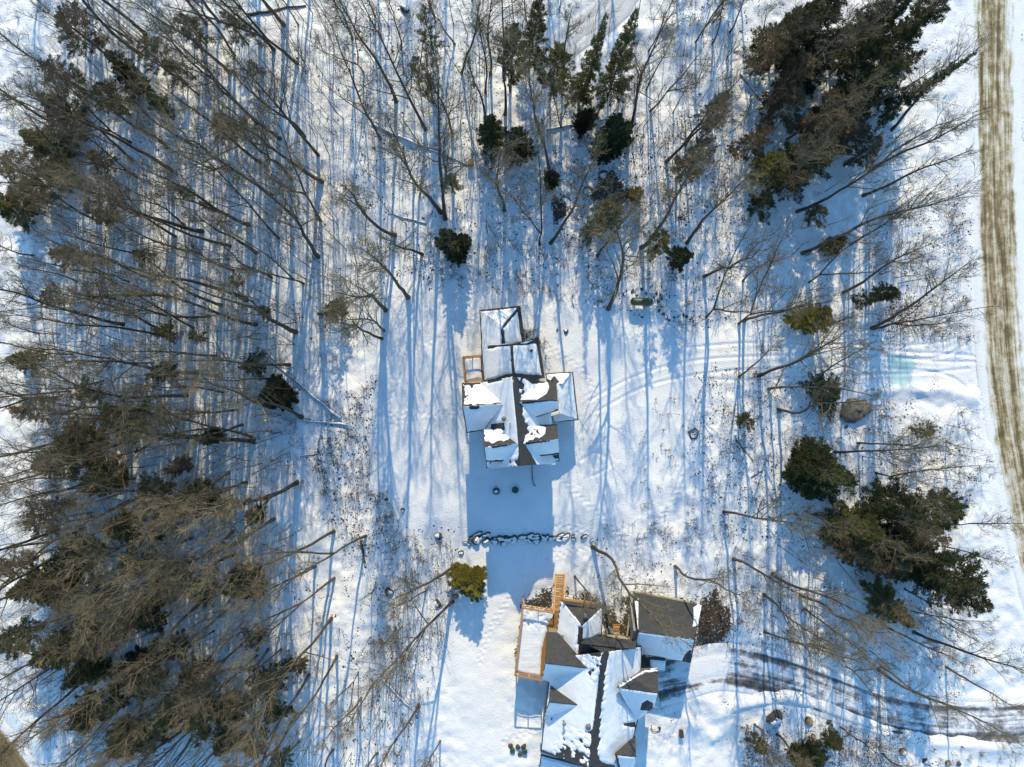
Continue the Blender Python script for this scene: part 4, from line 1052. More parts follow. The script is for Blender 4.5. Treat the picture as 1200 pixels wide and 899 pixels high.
EV = """536,287,18,5,round,dark,lone rounded dark cedar in the snow above the cross-gabled house
530,218,14,6,loose,mid 505,100,18,12,loose,mid 505,45,17,14,loose,mid 598,75,22,15,pine,mid 622,33,19,18,cone,mid 648,88,24,13,pine,mid 575,153,21,9,cone,dark 612,166,20,8,cone,dark
688,82,17,19,spire,mid,slimmer of the twin tall pines standing side by side near the grey lane 726,72,23,19,cone,mid,broader of the twin tall pines standing side by side near the grey lane
713,166,22,7,round,dark 683,145,12,5,round,dark 646,212,10,4,round,dark 712,252,22,8,pine,mid 692,270,18,6,loose,mid 768,288,20,9,loose,mid 795,302,18,7,pine,dark 808,192,28,13,loose,brown,brownish open pine beside the banked snow near the lane
838,130,20,10,loose,brown 745,230,9,3,round,olive 928,28,30,17,cone,dark 968,14,27,18,cone,dark 958,62,26,13,cone,dark 1035,18,27,20,cone,dark 1092,8,24,20,pine,dark 1082,100,15,18,spire,dark,tall dark spruce spire leaning out towards the gravel road
1020,92,28,17,cone,dark 1004,112,24,14,cone,dark 1050,85,18,16,cone,dark 990,155,32,10,loose,brown 940,185,36,11,pine,dark 900,200,26,10,pine,mid 890,240,18,7,loose,dark 1012,178,22,9,loose,brown 955,252,16,5,loose,mid 978,285,11,4,round,dark 915,120,30,11,loose,brown
952,371,18,6,round,olive 1013,351,15,5,loose,dark 1037,344,14,6,pine,dark 965,460,24,6,pine,dark 872,492,14,4,loose,mid 955,550,30,8,round,dark,wide dark cedar spreading below the smooth grey boulder 1080,503,14,4,loose,mid
1050,592,30,13,pine,dark 1098,590,26,12,pine,dark 1008,618,30,14,cone,mid 1042,642,30,14,cone,dark 1102,668,34,16,pine,dark 1048,712,20,13,cone,mid 1075,628,26,14,loose,brown 1120,690,24,15,pine,dark 1000,645,24,12,loose,brown
888,872,15,4,loose,mid 975,868,15,4,pine,mid 945,892,18,3,round,mid 553,683,20,4,round,olive,bright olive cedar bush beside the end of the curved stone row
324,460,17,7,round,dark,rounder darker one of the twin hemlocks beside the long snowy log 297,430,17,8,loose,dark,thinner one of the twin hemlocks beside the long snowy log
395,362,18,8,loose,dark 265,150,22,10,loose,brown 225,35,20,13,loose,dark 278,35,16,12,loose,mid 185,72,20,12,loose,dark 205,85,16,10,loose,dark 145,75,14,10,pine,dark 190,125,14,8,pine,dark 130,115,24,11,loose,dark 65,128,18,11,cone,dark
50,165,24,12,cone,mid,sunlit green hemlock at the edge of the open snowfield 78,90,26,13,loose,brown 95,40,28,13,loose,brown 120,190,17,9,loose,brown 8,240,20,12,cone,mid 240,240,8,4,loose,mid 310,365,10,4,loose,dark 195,390,14,6,loose,mid
195,435,18,8,loose,dark 105,460,18,8,loose,mid 150,492,30,12,loose,dark 100,520,36,13,loose,brown 20,420,14,8,cone,mid,small dark hemlock standing by the outer edge of the woods 235,585,19,8,round,dark,short rounded hemlock among bare trunks in the woods
100,520,28,10,pine,dark 290,683,19,8,round,mid,olive-tinted rounded hemlock among the lower woods trunks 240,695,18,9,loose,dark 297,748,16,8,loose,dark 312,800,26,11,loose,dark 325,835,16,8,pine,dark 48,685,26,14,cone,mid 28,742,22,14,pine,mid 66,762,24,14,cone,mid
100,650,28,13,pine,dark 150,615,22,11,pine,mid 182,578,28,11,loose,brown 130,740,30,13,loose,brown 150,790,24,12,cone,dark 115,830,28,13,pine,dark 145,872,26,12,cone,dark 230,790,28,12,loose,brown 240,840,34,12,loose,mid 265,868,17,9,pine,dark
330,895,17,9,loose,mid 100,790,22,12,cone,dark 205,760,16,9,pine,dark 130,560,28,11,pine,mid 190,620,18,9,loose,dark 40,230,24,11,loose,brown 20,200,24,11,loose,brown 70,205,24,10,loose,brown 60,600,26,12,loose,brown 25,660,20,11,loose,brown 200,680,24,11,loose,brown 175,720,22,11,pine,dark
160,95,13,5,round,dark 300,80,10,5,loose,dark 215,225,11,5,loose,dark 120,250,18,10,loose,brown 75,300,16,8,loose,mid 165,300,12,6,loose,dark 60,350,14,7,loose,brown 275,330,9,4,loose,dark 232,395,11,5,loose,mid 40,480,20,10,loose,brown 70,540,22,11,pine,mid
250,510,10,4,round,mid 215,545,16,8,loose,brown 265,590,12,6,loose,dark 300,600,9,4,round,dark 165,660,24,12,loose,mid 75,690,22,12,pine,dark 200,840,24,11,pine,mid 175,800,22,12,loose,mid 280,830,20,10,pine,dark 300,870,18,9,loose,mid 350,780,12,6,loose,brown 110,700,26,13,loose,mid
985,120,24,12,loose,brown 930,90,26,12,loose,brown 960,150,26,12,pine,brown 1000,60,26,14,pine,dark 900,60,24,14,loose,brown 925,215,22,10,loose,brown 1060,40,26,16,cone,dark 885,165,20,9,loose,brown 1075,660,28,14,cone,dark 1030,665,24,12,pine,brown 1060,615,26,13,loose,mid""".replace('\n', ' ')
import re
for mm in re.finditer(r'(-?\d+),(-?\d+),(\d+),(\d+),(\w+),(\w+)(?:,([a-z][a-z\- ]+?))?(?=\s+-?\d+,|\s*$)', EV):
    g = mm.groups(); evergreen(float(g[0]), float(g[1]), float(g[2]), float(g[3]), g[4], g[5], g[6].strip() if g[6] else None)

# ------------------------------------------------------------------ labels: counted outwards from a landmark one can find
ORD = ['first', 'second', 'third', 'fourth', 'fifth', 'sixth', 'seventh', 'eighth', 'ninth', 'tenth', 'eleventh', 'twelfth', 'thirteenth', 'fourteenth', 'fifteenth', 'sixteenth', 'seventeenth', 'eighteenth', 'nineteenth', 'twentieth']
def sector(dx, dy):
    if abs(dx) > abs(dy): return 'towards the road' if dx > 0 else 'away from the road'
    return 'along the shadows' if dy > 0 else 'towards the sun'
cells = {}
for o, x, y, desc, kd in pending:
    best = min(LM, key=lambda l: (l[1] - x) ** 2 + (l[2] - y) ** 2)
    key = (best[0], sector(x - best[1], y - best[2]), desc)
    cells.setdefault(key, []).append(((best[1] - x) ** 2 + (best[2] - y) ** 2, o))
for (lm, sec, desc), lst in cells.items():
    lst.sort(key=lambda t: t[0])
    for i, (_, o) in enumerate(lst):
        o['label'] = f'{desc}, {ORD[min(i, 19)]} from {lm} {sec}'

# ------------------------------------------------------------------ small things on the snow
def stone_mesh(seed, n=12, m=7):
    rnd = random.Random(seed); mb = MB(); ph = [rnd.uniform(0, 6.28) for _ in range(6)]
    vs = []; fs = []
    for j in range(m + 1):
        th = math.pi * j / m
        for i in range(n):
            a = 2 * math.pi * i / n
            r = 1 + .16 * math.sin(2 * a + ph[0]) + .12 * math.sin(3 * a + ph[1] + th) + .10 * math.sin(3 * th + ph[2] + a) + rnd.uniform(-.05, .05)
            vs.append(Vector((math.cos(a) * math.sin(th) * r, math.sin(a) * math.sin(th) * r, math.cos(th) * (0.85 + .1 * math.sin(a + ph[3])))))
    for j in range(m):
        for i in range(n):
            fs.append((j * n + i, (j + 1) * n + i, (j + 1) * n + (i + 1) % n, j * n + (i + 1) % n))
    mb.add(vs, fs)
    return mb
_stones = {}
def stone(px, py, sx, sy, sz, label, group=None, mat='rock', snow=True, name='boulder', rz=None, cat='boulder', seed=None, cap=0.8):
    rnd = random.Random(int(px * 7 + py * 13)); sd = rnd.randrange(7) if seed is None else seed
    p = gat(px, py)
    o = thing(name, p, label, cat, group, rnd.uniform(0, 6.28) if rz is None else rz)
    key = (sd, mat)
    if key not in _stones: _stones[key] = stone_mesh(sd).mesh('stone', M[mat], True)
    if ('s', sd) not in _stones:
        mb = stone_mesh(sd)
        mb.f = [f for f in mb.f if min(mb.v[i].z for i in f) > 0.28]
        mb.v = [Vector((v.x * 1.06, v.y * 1.06, v.z * 1.10 + .02)) for v in mb.v]
        _stones['s', sd] = mb.mesh('snow_cap', M['snow'], True)
    b = link(bpy.data.objects.new('stone', _stones[key]), o); b.scale = (sx, sy, sz); b.location = (0, 0, sz * 0.25)
    if snow:
        c = link(bpy.data.objects.new('snow_cap', _stones['s', sd]), o); c.scale = (sx * cap, sy * cap, sz * (1.03 if cap < 1 else 1)); c.location = (0, 0, sz * 0.27)
        c.location.y = -0.26 * sy if cap < 1 else 0
    return o
ROWP = smooth_line([(541, 648), (552, 634), (562, 629), (580, 633), (596, 631), (612, 628), (630, 630), (648, 629), (664, 629), (682, 630), (694, 634)], 7.2)
rr = random.Random(8); cnt = 0; n_row = 0
rowpos = []
for i, p in enumerate(ROWP):
    for k in range(3 if 4 < i < 17 else (2 if i < 19 else 1)):
        rowpos.append((p[0] + rr.uniform(-2.4, 2.4), p[1] + rr.uniform(-3.0, 3.0) + (k * 3.4 - 2 if k else -1)))
rowpos.sort()
for i, (x, y) in enumerate(rowpos):
    s = rr.uniform(.28, .5) * (1.0 if 552 < x < 670 else 0.72)
    half = len(rowpos) // 2
    lab = f"snow-capped stone in the curved stone row, {ORD[min(i, len(rowpos) - 1 - i, 19)]} counted from its {'bush' if i < len(rowpos) / 2 else 'stairs'} end"
    if i >= 20 and len(rowpos) - 1 - i >= 20: lab = 'snow-capped stone in the middle of the curved stone row'
    stone(x, y, s * rr.uniform(.8, 1.45), s * rr.uniform(.45, .8), s * rr.uniform(.5, .9), lab, 'stones of the curved row', cap=rr.uniform(.72, .93), rz=rr.uniform(-.7, .7))
stone(557, 634, .62, .5, .55, 'largest brown stone near the bush end of the curved stone row', 'stones of the curved row')
# zig-zag of small stones by the tank
Z2 = [(731, 345), (734, 341), (741, 341), (746, 345), (752, 339), (757, 344), (762, 345), (766, 349), (769, 344), (774, 346), (775, 350), (771, 354), (770, 359), (772, 364), (777, 368), (781, 372), (784, 375), (790, 372), (796, 370), (801, 369), (805, 371), (812, 370)]
for i, (x, y) in enumerate(Z2):
    s = rr.uniform(.10, .20)
    lab = f'small dark stone in the wandering line by the propane tank, {ORD[i] if i < 11 else ORD[len(Z2) - 1 - i]} from its {"house" if i < 11 else "road"} end'
    stone(x, y, s * rr.uniform(.9, 1.5), s, s * .9, lab, 'stones in the line by the tank', snow=(i % 3 == 0), cat='stone', name='stone')
# single boulders
stone(1003, 481, 1.85, 1.35, 1.0, 'smooth snow-free grey boulder among the trees near the driveway entrance', None, 'boulder', False, rz=-.15, seed=2)
o = stone(907, 840, .92, .85, .6, 'hollow-topped dark boulder filled with snow beside the curved driveway', None, 'rock', True, rz=.4, seed=3, cap=.72)
for x, y, sx, sn, lab in ((971, 846, .32, False, 'small dark snow-free stone between driveway and bushes'), (1084, 892, .38, True, 'dark round stone with thin snow below the driveway bend'), (1123, 894, .3, False, 'small stone with brown top below the driveway bend'),
                          (663, 388, .34, True, 'dark stone with snow hollow beyond the cross-gabled house corner'), (653, 387, .16, False, 'tiny black stone beside the snow-hollowed stone near the house'), (512, 710, .5, True, 'snow-covered stone beside the olive bush'), (453, 585, .22, False, 'small brown stone at the edge of the wide snow yard'),
                          (472, 598, .3, True, 'small stone half buried in yard snow near the woods'), (456, 694, .55, True, 'round snow-capped stone among saplings near the stone row'), (513, 629, .5, True, 'round snow-capped stone at the woods edge by the stone row'),
                          (992, 500, .22, False, 'little brown stone beneath the smooth grey boulder'), (488, 68, .4, True, 'snow-capped stone between the bare trunks high in the woods'), (475, 13, .55, True, 'broad snowy stone high in the woods'),
                          (690, 226, .7, True, 'large snowy rock in the brown bare bank'), (706, 206, .6, True, 'snow-topped rock at the top of the brown bank'), (655, 251, .75, False, 'brown rock heap edge under the tall bare trees')):
    stone(x, y, sx, sx * .85, sx * .75, lab, None, 'rock', sn, cat='stone', name='stone')
# stumps
def stump(px, py, r, hgt, lab, snow=True):
    p = gat(px, py, -.1); o = thing('tree_stump', p, lab, 'stump', 'sawn stumps beside the driveway')
    mb = MB(); n = 14; rnd = random.Random(int(px))
    rad = [r * (1 + rnd.uniform(-.1, .1)) for _ in range(n)]
    vs = []
    for k, (z, f) in enumerate(((0, 1.25), (.18, 1.03), (hgt, 1.0))):
        vs += [Vector((math.cos(2 * math.pi * i / n) * rad[i] * f, math.sin(2 * math.pi * i / n) * rad[i] * f, z)) for i in range(n)]
    mb.add(vs, [(k * n + i, k * n + (i + 1) % n, (k + 1) * n + (i + 1) % n, (k + 1) * n + i) for k in range(2) for i in range(n)])
    link(bpy.data.objects.new('trunk', mb.mesh('trunk', M['log'], True)), o)
    mb = MB(); mb.prism([Vector((math.cos(2 * math.pi * i / n) * rad[i] * .98, math.sin(2 * math.pi * i / n) * rad[i] * .98, hgt + .02)) for i in range(n)], .03)
    link(bpy.data.objects.new('cut_face', mb.mesh('cut_face', M['wood_end'])), o)
    if snow:
        b = link(bpy.data.objects.new('snow_cap', _stones['s', 0]), o); b.scale = (r * .72, r * .72, .16); b.location = (r * .18, -r * .2, hgt)
stump(947, 844, .42, .5, 'wide tan sawn stump beside the hollow boulder', False); stump(1057, 880, .4, .45, 'tan sawn stump half capped with snow below the driveway')
stump(1110, 893, .3, .4, 'small tan stump near the lower picture edge below the driveway', False); stump(952, 861, .22, .35, 'little tan stump under the bushes beside the hollow boulder', False)
stump(533, 702, .3, .5, 'brown broken stump beside the olive bush', False); stump(552, 193, .35, .8, 'brown broken stump among the trunks above the round cedar', False)
# logs
def log(px0, py0, px1, py1, r, lab, snow=True, mat='log', z1=0.0, taper=.45):
    r *= .78
    a_ = gat(px0, py0, r * .6); b_ = gat(px1, py1, r * .6 + z1)
    o = thing('fallen_log', a_, lab, 'log', 'fallen logs')
    rnd = random.Random(int(px0 + py1)); n = 9
    pts = []
    for i in range(n + 1):
        t = i / n; p = a_.lerp(b_, t)
        g = gz(p.x, p.y) + r * .45; p.z = g + z1 * t; pts.append(p - a_ + Vector((rnd.uniform(-.06, .06), rnd.uniform(-.06, .06), 0)))
    rad = [r * (1 - (1 - taper) * i / n) for i in range(n + 1)]
    mb = MB(); mb.tube(pts, rad, 9)
    for k in range(4):
        i = rnd.randrange(3, n); d = Vector((rnd.uniform(-1, 1), rnd.uniform(-1, 1), .7)).normalized()
        mb.tube([pts[i], pts[i] + d * rnd.uniform(.5, 1.3)], [rad[i] * .4, .012], 5)
    link(bpy.data.objects.new('trunk', mb.mesh('trunk', M[mat], True)), o)
    if snow:
        mb = MB(); mb.tube([p + Vector((0, 0, rad[i] * .62)) for i, p in enumerate(pts)], [v * .86 * rnd.uniform(.85, 1.05) for v in rad], 8)
        link(bpy.data.objects.new('snow_cap', mb.mesh('snow_cap', M['snow'], True)), o)
log(400, 490, 308, 414, .26, 'long snowy fallen log lying slantwise beside the twin hemlocks'); log(408, 497, 330, 490, .22, 'snowy fallen log lying level below the twin hemlocks')
log(330, 508, 272, 527, .2, 'short snowy log split open below the twin hemlocks'); log(290, 19, 358, 6, .24, 'dark bare log lying level high in the woods', False)
log(436, 146, 552, 196, .2, 'long snowy log standing in for a faint slantwise shadow line high in the woods');  # log laid where only a faint shadow line runs
log(643, 205, 633, 138, .22, 'snow-plastered leaning trunk under the tall pines', z1=6.0); log(222, 800, 200, 742, .17, 'white birch log lying in the low dense woods', False, 'birch')
log(448, 795, 482, 832, .24, 'snowy log slanting down among the lower trunks'); log(424, 632, 428, 660, .2, 'short dark upturned log beside the woods edge', False)
log(630, 155, 672, 148, .2, 'snow-covered log across the slope under the pines'); log(352, 534, 380, 530, .14, 'thin snowy log in the woods near the wide yard')
log(869, 85, 893, 116, .22, 'snow-covered log beside the dark spruce clump'); log(500, 262, 455, 250, .16, 'snowy thin log touching the big upright trunk')
log(862, 515, 878, 540, .12, 'dark broken branch standing under the level trees', False, z1=1.5); log(880, 560, 893, 552, .1, 'dark broken stick beside the wide dark cedar', False)
p = gat(1078, 551); q_ = gat(1120, 543)
o = thing('marker_pole', p, 'thin yellow pole lying on the snow near the gravel road', 'pole')
mb = MB(); mb.tube([(0, 0, .06), ((q_ - p).x * .5, (q_ - p).y * .5, .16), ((q_ - p).x, (q_ - p).y, .12)], [.045, .045, .04], 7); link(bpy.data.objects.new('shaft', mb.mesh('shaft', M['yellow'], True)), o)
# propane tank
pt = gat(750, 355); o = thing('propane_tank', pt, 'olive green propane tank with rounded ends standing in the snow', 'propane tank', None, -0.03)
mb = MB(); ptsx = []; rad = []
R, Lh = .46, 1.28
for i in range(13):
    a_ = math.pi / 2 * (1 - i / 6) if i <= 6 else -math.pi / 2 * ((i - 6) / 6)
pr = [(-Lh + R * .75 * -math.cos(t), R * math.sin(t)) for t in [0.05, .25, .5, .75, 1.0, 1.25, 1.5708]] + [(Lh + R * .75 * math.cos(t), R * math.sin(t)) for t in [1.5708, 1.25, 1.0, .75, .5, .25, .05]]
cut = pr
pr = [(-Lh * .75 + (x + Lh) if x < 0 else Lh * .75 + (x - Lh), r) for x, r in cut]
mb.tube([(x, 0, 1.0) for x, r in pr], [r for x, r in pr], 20); link(bpy.data.objects.new('tank_body', mb.mesh('tank_body', M['tank'], True)), o)
mb = MB(); mb.tube([(.1, 0, 1.42), (.1, 0, 1.58), (.1, 0, 1.63)], [.19, .19, .12], 14); d_ = link(bpy.data.objects.new('valve_dome', mb.mesh('valve_dome', M['metal'])), o)
for sx in (-.7, .7):
    mb = MB(); mb.box((sx, 0, .28), .18, .7, .75); link(bpy.data.objects.new('leg', mb.mesh('leg', M['metal'])), o)
for sx in (-.55, .45):
    mb = MB(); mb.tube([(sx, -.06, 1.44), (sx, -.06, 1.54)], [.05, .045], 8); link(bpy.data.objects.new('lifting_lug', mb.mesh('lifting_lug', M['pipe'])), o)
# round green lids
def lid(px, py, r, hgt, lab, grp, snow=False):
    p = gat(px, py); o = thing('well_lid', p, lab, 'lid', grp)
    mb = MB(); mb.tube([(0, 0, -.2), (0, 0, hgt), (0, 0, hgt + .02), (0, 0, hgt + .07)], [r, r, r * 1.06, r * .8], 22); link(bpy.data.objects.new('riser', mb.mesh('riser', M['lid'])), o)
    for k in range(4):
        a_ = k * 1.57 + .6; mb = MB(); mb.box((math.cos(a_) * r * .55, math.sin(a_) * r * .55, hgt + .065), r * .5, .05, .06, (math.cos(a_), math.sin(a_), 0)); link(bpy.data.objects.new('rib', mb.mesh('rib', M['lid'])), o)
    if snow:
        c = link(bpy.data.objects.new('snow_cap', _stones['s', 1]), o); c.scale = (r * .7, r * .65, .12); c.location = (-.05, -.06, hgt)
lid(581.5, 575.5, .40, .3, 'round green lid filled with snow in the house shadow', 'green lids behind the cross-gabled house', True); lid(603.8, 574, .38, .3, 'round dark green lid free of snow in the house shadow', 'green lids behind the cross-gabled house')
lid(600.5, 881, .30, .25, 'bright green lid on the deck-side of brown stones', 'green lids beside the larger house'); lid(615, 882, .30, .25, 'bright green lid closest to the large house wall', 'green lids beside the larger house')
for i, (x, y, lab) in enumerate(((607, 877.5, 'brown stone between the two bright green lids'), (613.5, 876, 'wide brown stone above the bright green lids'), (609.5, 885.5, 'brown stone below the two bright green lids'), (598.5, 876.5, 'small dark stone beside the bright green lid'))):
    stone(x, y, .34, .26, .25, lab, None, 'rock', False, cat='stone', name='stone')
# fire ring
p = gat(812, 507.5); o = thing('fire_ring', p, 'small dark five-sided ring of timbers lying in the snow', 'fire ring')
ring = [(-.5, .1), (.1, .62), (.55, .25), (.35, -.55), (-.25, -.65)]
for i in range(5):
    a_ = ring[i]; b_ = ring[(i + 1) % 5]; mb = MB(); mb.tube([(a_[0], a_[1], .12), (b_[0], b_[1], .14)], [.085, .075], 7); link(bpy.data.objects.new('timber', mb.mesh('timber', M['log'], True)), o)
# wire hoop and the small brown thing on the shaded lawn
p = gat(768, 853); o = thing('garden_hoop', p, 'dark curved metal hoop lying on shaded snow beside the large house', 'garden hoop')
mb = MB(); mb.tube([(-.45, .3, .15), (-.5, -.05, .2), (-.3, -.38, .22), (.1, -.48, .2), (.45, -.3, .22), (.55, .05, .2), (.3, .12, .18)], [.05] * 7, 7); link(bpy.data.objects.new('hoop', mb.mesh('hoop', M['metal'], True)), o)
mb = MB(); mb.box((.5, 0, .2), .2, .25, .4); link(bpy.data.objects.new('post', mb.mesh('post', M['metal'])), o)
p = gat(798, 859); o = thing('garden_bench', p, 'small brown bench on the shaded snow below the driveway', 'bench', None, .1)
mb = MB(); mb.box((0, 0, .42), .5, .9, .05); link(bpy.data.objects.new('seat', mb.mesh('seat', M['log'])), o)
for sy in (-.36, .36):
    mb = MB(); mb.box((0, sy, .18), .4, .07, .44); link(bpy.data.objects.new('leg', mb.mesh('leg', M['log'])), o)
# yard corner between the wing and the garage
p = gat(713, 738); o = thing('covered_grill', p, 'grey covered grill in the sheltered corner between wing and garage', 'grill')
mb = MB(); mb.prism([Vector(v) for v in ((-.45, -.3, 1.0), (.45, -.3, 1.0), (.45, .3, 1.0), (-.45, .3, 1.0))], 1.1); mb.tube([(-.4, 0, .98), (.4, 0, .98)], [.26, .26], 10); link(bpy.data.objects.new('cover', mb.mesh('cover', M['grey_cover'])), o)
p = gat(721, 737); o = thing('wood_pile', p, 'short tan pile of sawn boards in the sheltered corner', 'wood pile')
for k in range(7):
    mb = MB(); mb.box((0.03 * (k % 3), -.55 + .19 * k, .12 + .06 * (k % 2)), .75, .16, .18, (1, .05 * (k % 3 - 1), 0)); link(bpy.data.objects.new('board', mb.mesh('board', M['tan'] if k % 3 else M['wetcedar'])), o)
# bent sapling by the house foundation, cable on the gable
p = gat(624, 566); o = thing('garden_hose', p, 'thin dark hose trailing from the gable over shaded snow', 'hose')
mb = MB(); mb.tube([(-.1, 2.3, .25), (-.05, 1.2, .12), (.0, .6, .12), (.06, .1, .12), (.2, -.25, .1), (.35, -.35, .1)], [.05] * 6, 6); link(bpy.data.objects.new('hose', mb.mesh('hose', M['metal'], True)), o)
# turquoise lit patch painted as a thin tinted sheet on the driveway entrance
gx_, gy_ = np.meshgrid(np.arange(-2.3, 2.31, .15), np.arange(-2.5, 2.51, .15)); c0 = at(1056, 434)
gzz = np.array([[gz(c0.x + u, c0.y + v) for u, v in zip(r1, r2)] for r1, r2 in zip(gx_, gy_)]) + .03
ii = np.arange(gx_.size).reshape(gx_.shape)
im = grid_mesh('lit_patch', np.stack([gx_ + c0.x, gy_ + c0.y, gzz], -1).reshape(-1, 3), np.stack([ii[:-1, :-1], ii[:-1, 1:], ii[1:, 1:], ii[1:, :-1]], -1).reshape(-1, 4), M['lit_patch'])
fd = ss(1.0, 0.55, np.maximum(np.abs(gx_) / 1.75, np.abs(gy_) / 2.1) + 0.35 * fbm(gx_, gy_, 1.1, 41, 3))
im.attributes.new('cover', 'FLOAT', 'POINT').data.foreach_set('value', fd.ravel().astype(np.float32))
nt = M['lit_patch'].node_tree; b_ = nt.nodes['Principled BSDF']
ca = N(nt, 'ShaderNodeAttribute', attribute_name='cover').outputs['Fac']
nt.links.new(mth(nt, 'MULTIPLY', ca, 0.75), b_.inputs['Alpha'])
tag(link(bpy.data.objects.new('lit_patch', im)), 'pale turquoise lit patch painted on the snowy driveway entrance', None, None, 'structure')

# ------------------------------------------------------------------ ground litter and brush (nobody could count it)
rl = random.Random(21)
dens = [([(455, 335), (560, 345), (720, 370), (840, 385), (850, 330), (700, 290), (480, 300)], 260), ([(385, 470), (440, 440), (430, 560), (470, 640), (400, 640), (370, 540)], 420), ([(815, 430), (890, 425), (960, 480), (960, 640), (830, 640), (805, 520)], 620),
        ([(960, 480), (1130, 480), (1150, 600), (960, 600)], 320), ([(640, 190), (860, 120), (860, 260), (660, 290)], 800), ([(800, 0), (900, 0), (900, 380), (800, 380)], 420), ([(400, 600), (540, 620), (530, 720), (470, 899), (400, 899)], 420),
        ([(870, 850), (1050, 850), (1050, 899), (870, 899)], 300), ([(1060, 220), (1140, 220), (1140, 380), (1060, 380)], 260), ([(400, 0), (640, 0), (640, 330), (400, 330)], 900), ([(100, 50), (400, 50), (400, 899), (100, 899)], 700), ([(820, 690), (1100, 690), (1150, 800), (830, 760)], 200),
        ([(1196, 0), (1200, 899), (1240, 899), (1240, 0)], 30), ([(690, 620), (800, 620), (820, 690), (700, 690)], 60)]
mb = MB()
for poly, n in dens:
    n = int(n * 2.7)
    x0, x1 = min(p[0] for p in poly), max(p[0] for p in poly); y0, y1 = min(p[1] for p in poly), max(p[1] for p in poly); k = 0
    while k < n:
        cx_, cy_ = rl.uniform(x0, x1), rl.uniform(y0, y1)
        if float(poly_sd(np.array([cx_]), np.array([cy_]), poly)[0]) < 0: continue
        for j in range(rl.choice((1, 1, 2, 4, 6))):
            p = gat(cx_ + rl.gauss(0, 2.2), cy_ + rl.gauss(0, 2.2), .01); s = rl.uniform(.03, .11) * (1.5 if rl.random() < .12 else 1); a0 = rl.uniform(0, 6.28); m = 5
            rim = [p + Vector((math.cos(a0 + 6.283 * i / m) * s * rl.uniform(.5, 1.3), math.sin(a0 + 6.283 * i / m) * s * rl.uniform(.5, 1.3), -.02)) for i in range(m)]
            mb.add(rim + [p + Vector((0, 0, s * .7))], [(i, (i + 1) % m, m) for i in range(m)])
            k += 1
tag(mb.build('leaf_litter', M['leaf_litter']), 'dead leaves and clods scattered over the snow', None, None, 'stuff')
mb = MB()
def sapling(px, py, h, n):
    p = gat(px, py, -.05)
    for k in range(n):
        d = Vector((rl.gauss(0, .35), rl.gauss(0, .35), 1))
        L = h * rl.uniform(.5, 1.0); q = wander(p + Vector((rl.gauss(0, .12), rl.gauss(0, .12), 0)), d, L, 4, .14, .03, rl)
        mb.tube(q, [.026, .022, .017, .012, .007], 3, False)
        for e in range(rl.choice((2, 3, 4, 5))):
            f = rl.uniform(.35, 1) * 4; i = min(int(f), 3); c = q[i].lerp(q[i + 1], f - i)
            mb.tube(wander(c, Vector((rl.gauss(0, 1), rl.gauss(0, 1), .5)), L * rl.uniform(.15, .4), 2, .2, .03, rl), [.014, .011, .006], 3, False)
brushy = [([(455, 318), (560, 335), (720, 368), (850, 392), (850, 300), (700, 270), (480, 290)], 70, 2.4), ([(385, 470), (440, 440), (440, 560), (490, 640), (400, 660), (370, 540)], 60, 2.2), ([(820, 435), (890, 425), (980, 480), (960, 640), (830, 640)], 70, 1.8),
          ([(960, 480), (1140, 480), (1150, 600), (960, 600)], 60, 2.2), ([(640, 180), (900, 120), (900, 280), (660, 290)], 80, 2.6), ([(440, 620), (540, 640), (530, 720), (490, 850), (430, 850)], 80, 2.6), ([(870, 850), (1060, 850), (1060, 905), (870, 905)], 60, 2.0),
          ([(1020, 220), (1130, 220), (1130, 400), (1020, 400)], 70, 2.2), ([(400, 0), (860, 0), (860, 200), (640, 330), (400, 330)], 120, 2.8), ([(60, 30), (400, 30), (400, 899), (60, 899)], 240, 3.0), ([(830, 640), (1130, 640), (1150, 800), (850, 740)], 80, 2.4), ([(690, 610), (820, 600), (830, 680), (700, 690)], 26, 1.6), ([(820, 690), (900, 660), (1000, 760), (860, 770)], 40, 1.3), ([(740, 480), (830, 440), (840, 640), (745, 640)], 26, 1.0), ([(1040, 380), (1140, 380), (1140, 400), (1040, 400)], 12, 1.0), ([(860, 850), (1200, 880), (1200, 899), (860, 899)], 24, 1.0),
          ([(610, 375), (640, 395), (645, 435), (620, 400)], 9, 1.2), ([(662, 690), (705, 700), (745, 690), (740, 700), (700, 712)], 14, 1.4), ([(818, 700), (855, 710), (855, 745), (820, 750)], 26, 1.1), ([(0, 0), (40, 0), (30, 200), (0, 200)], 8, 1.6), ([(0, 780), (60, 860), (140, 899), (140, 840), (20, 740)], 26, 2.4)]
for poly, n, hh in brushy:
    n = int(n * 2.6)
    x0, x1 = min(p[0] for p in poly), max(p[0] for p in poly); y0, y1 = min(p[1] for p in poly), max(p[1] for p in poly); k = 0
    while k < n:
        cx_, cy_ = rl.uniform(x0, x1), rl.uniform(y0, y1)
        if float(poly_sd(np.array([cx_]), np.array([cy_]), poly)[0]) < 0: continue
        sapling(cx_, cy_, hh * rl.uniform(.5, 1.5), rl.choice((1, 2, 3, 5))); k += 1
tag(mb.build('undergrowth', M['brush']), 'thin leafless saplings and brush poking through the snow', None, None, 'stuff')

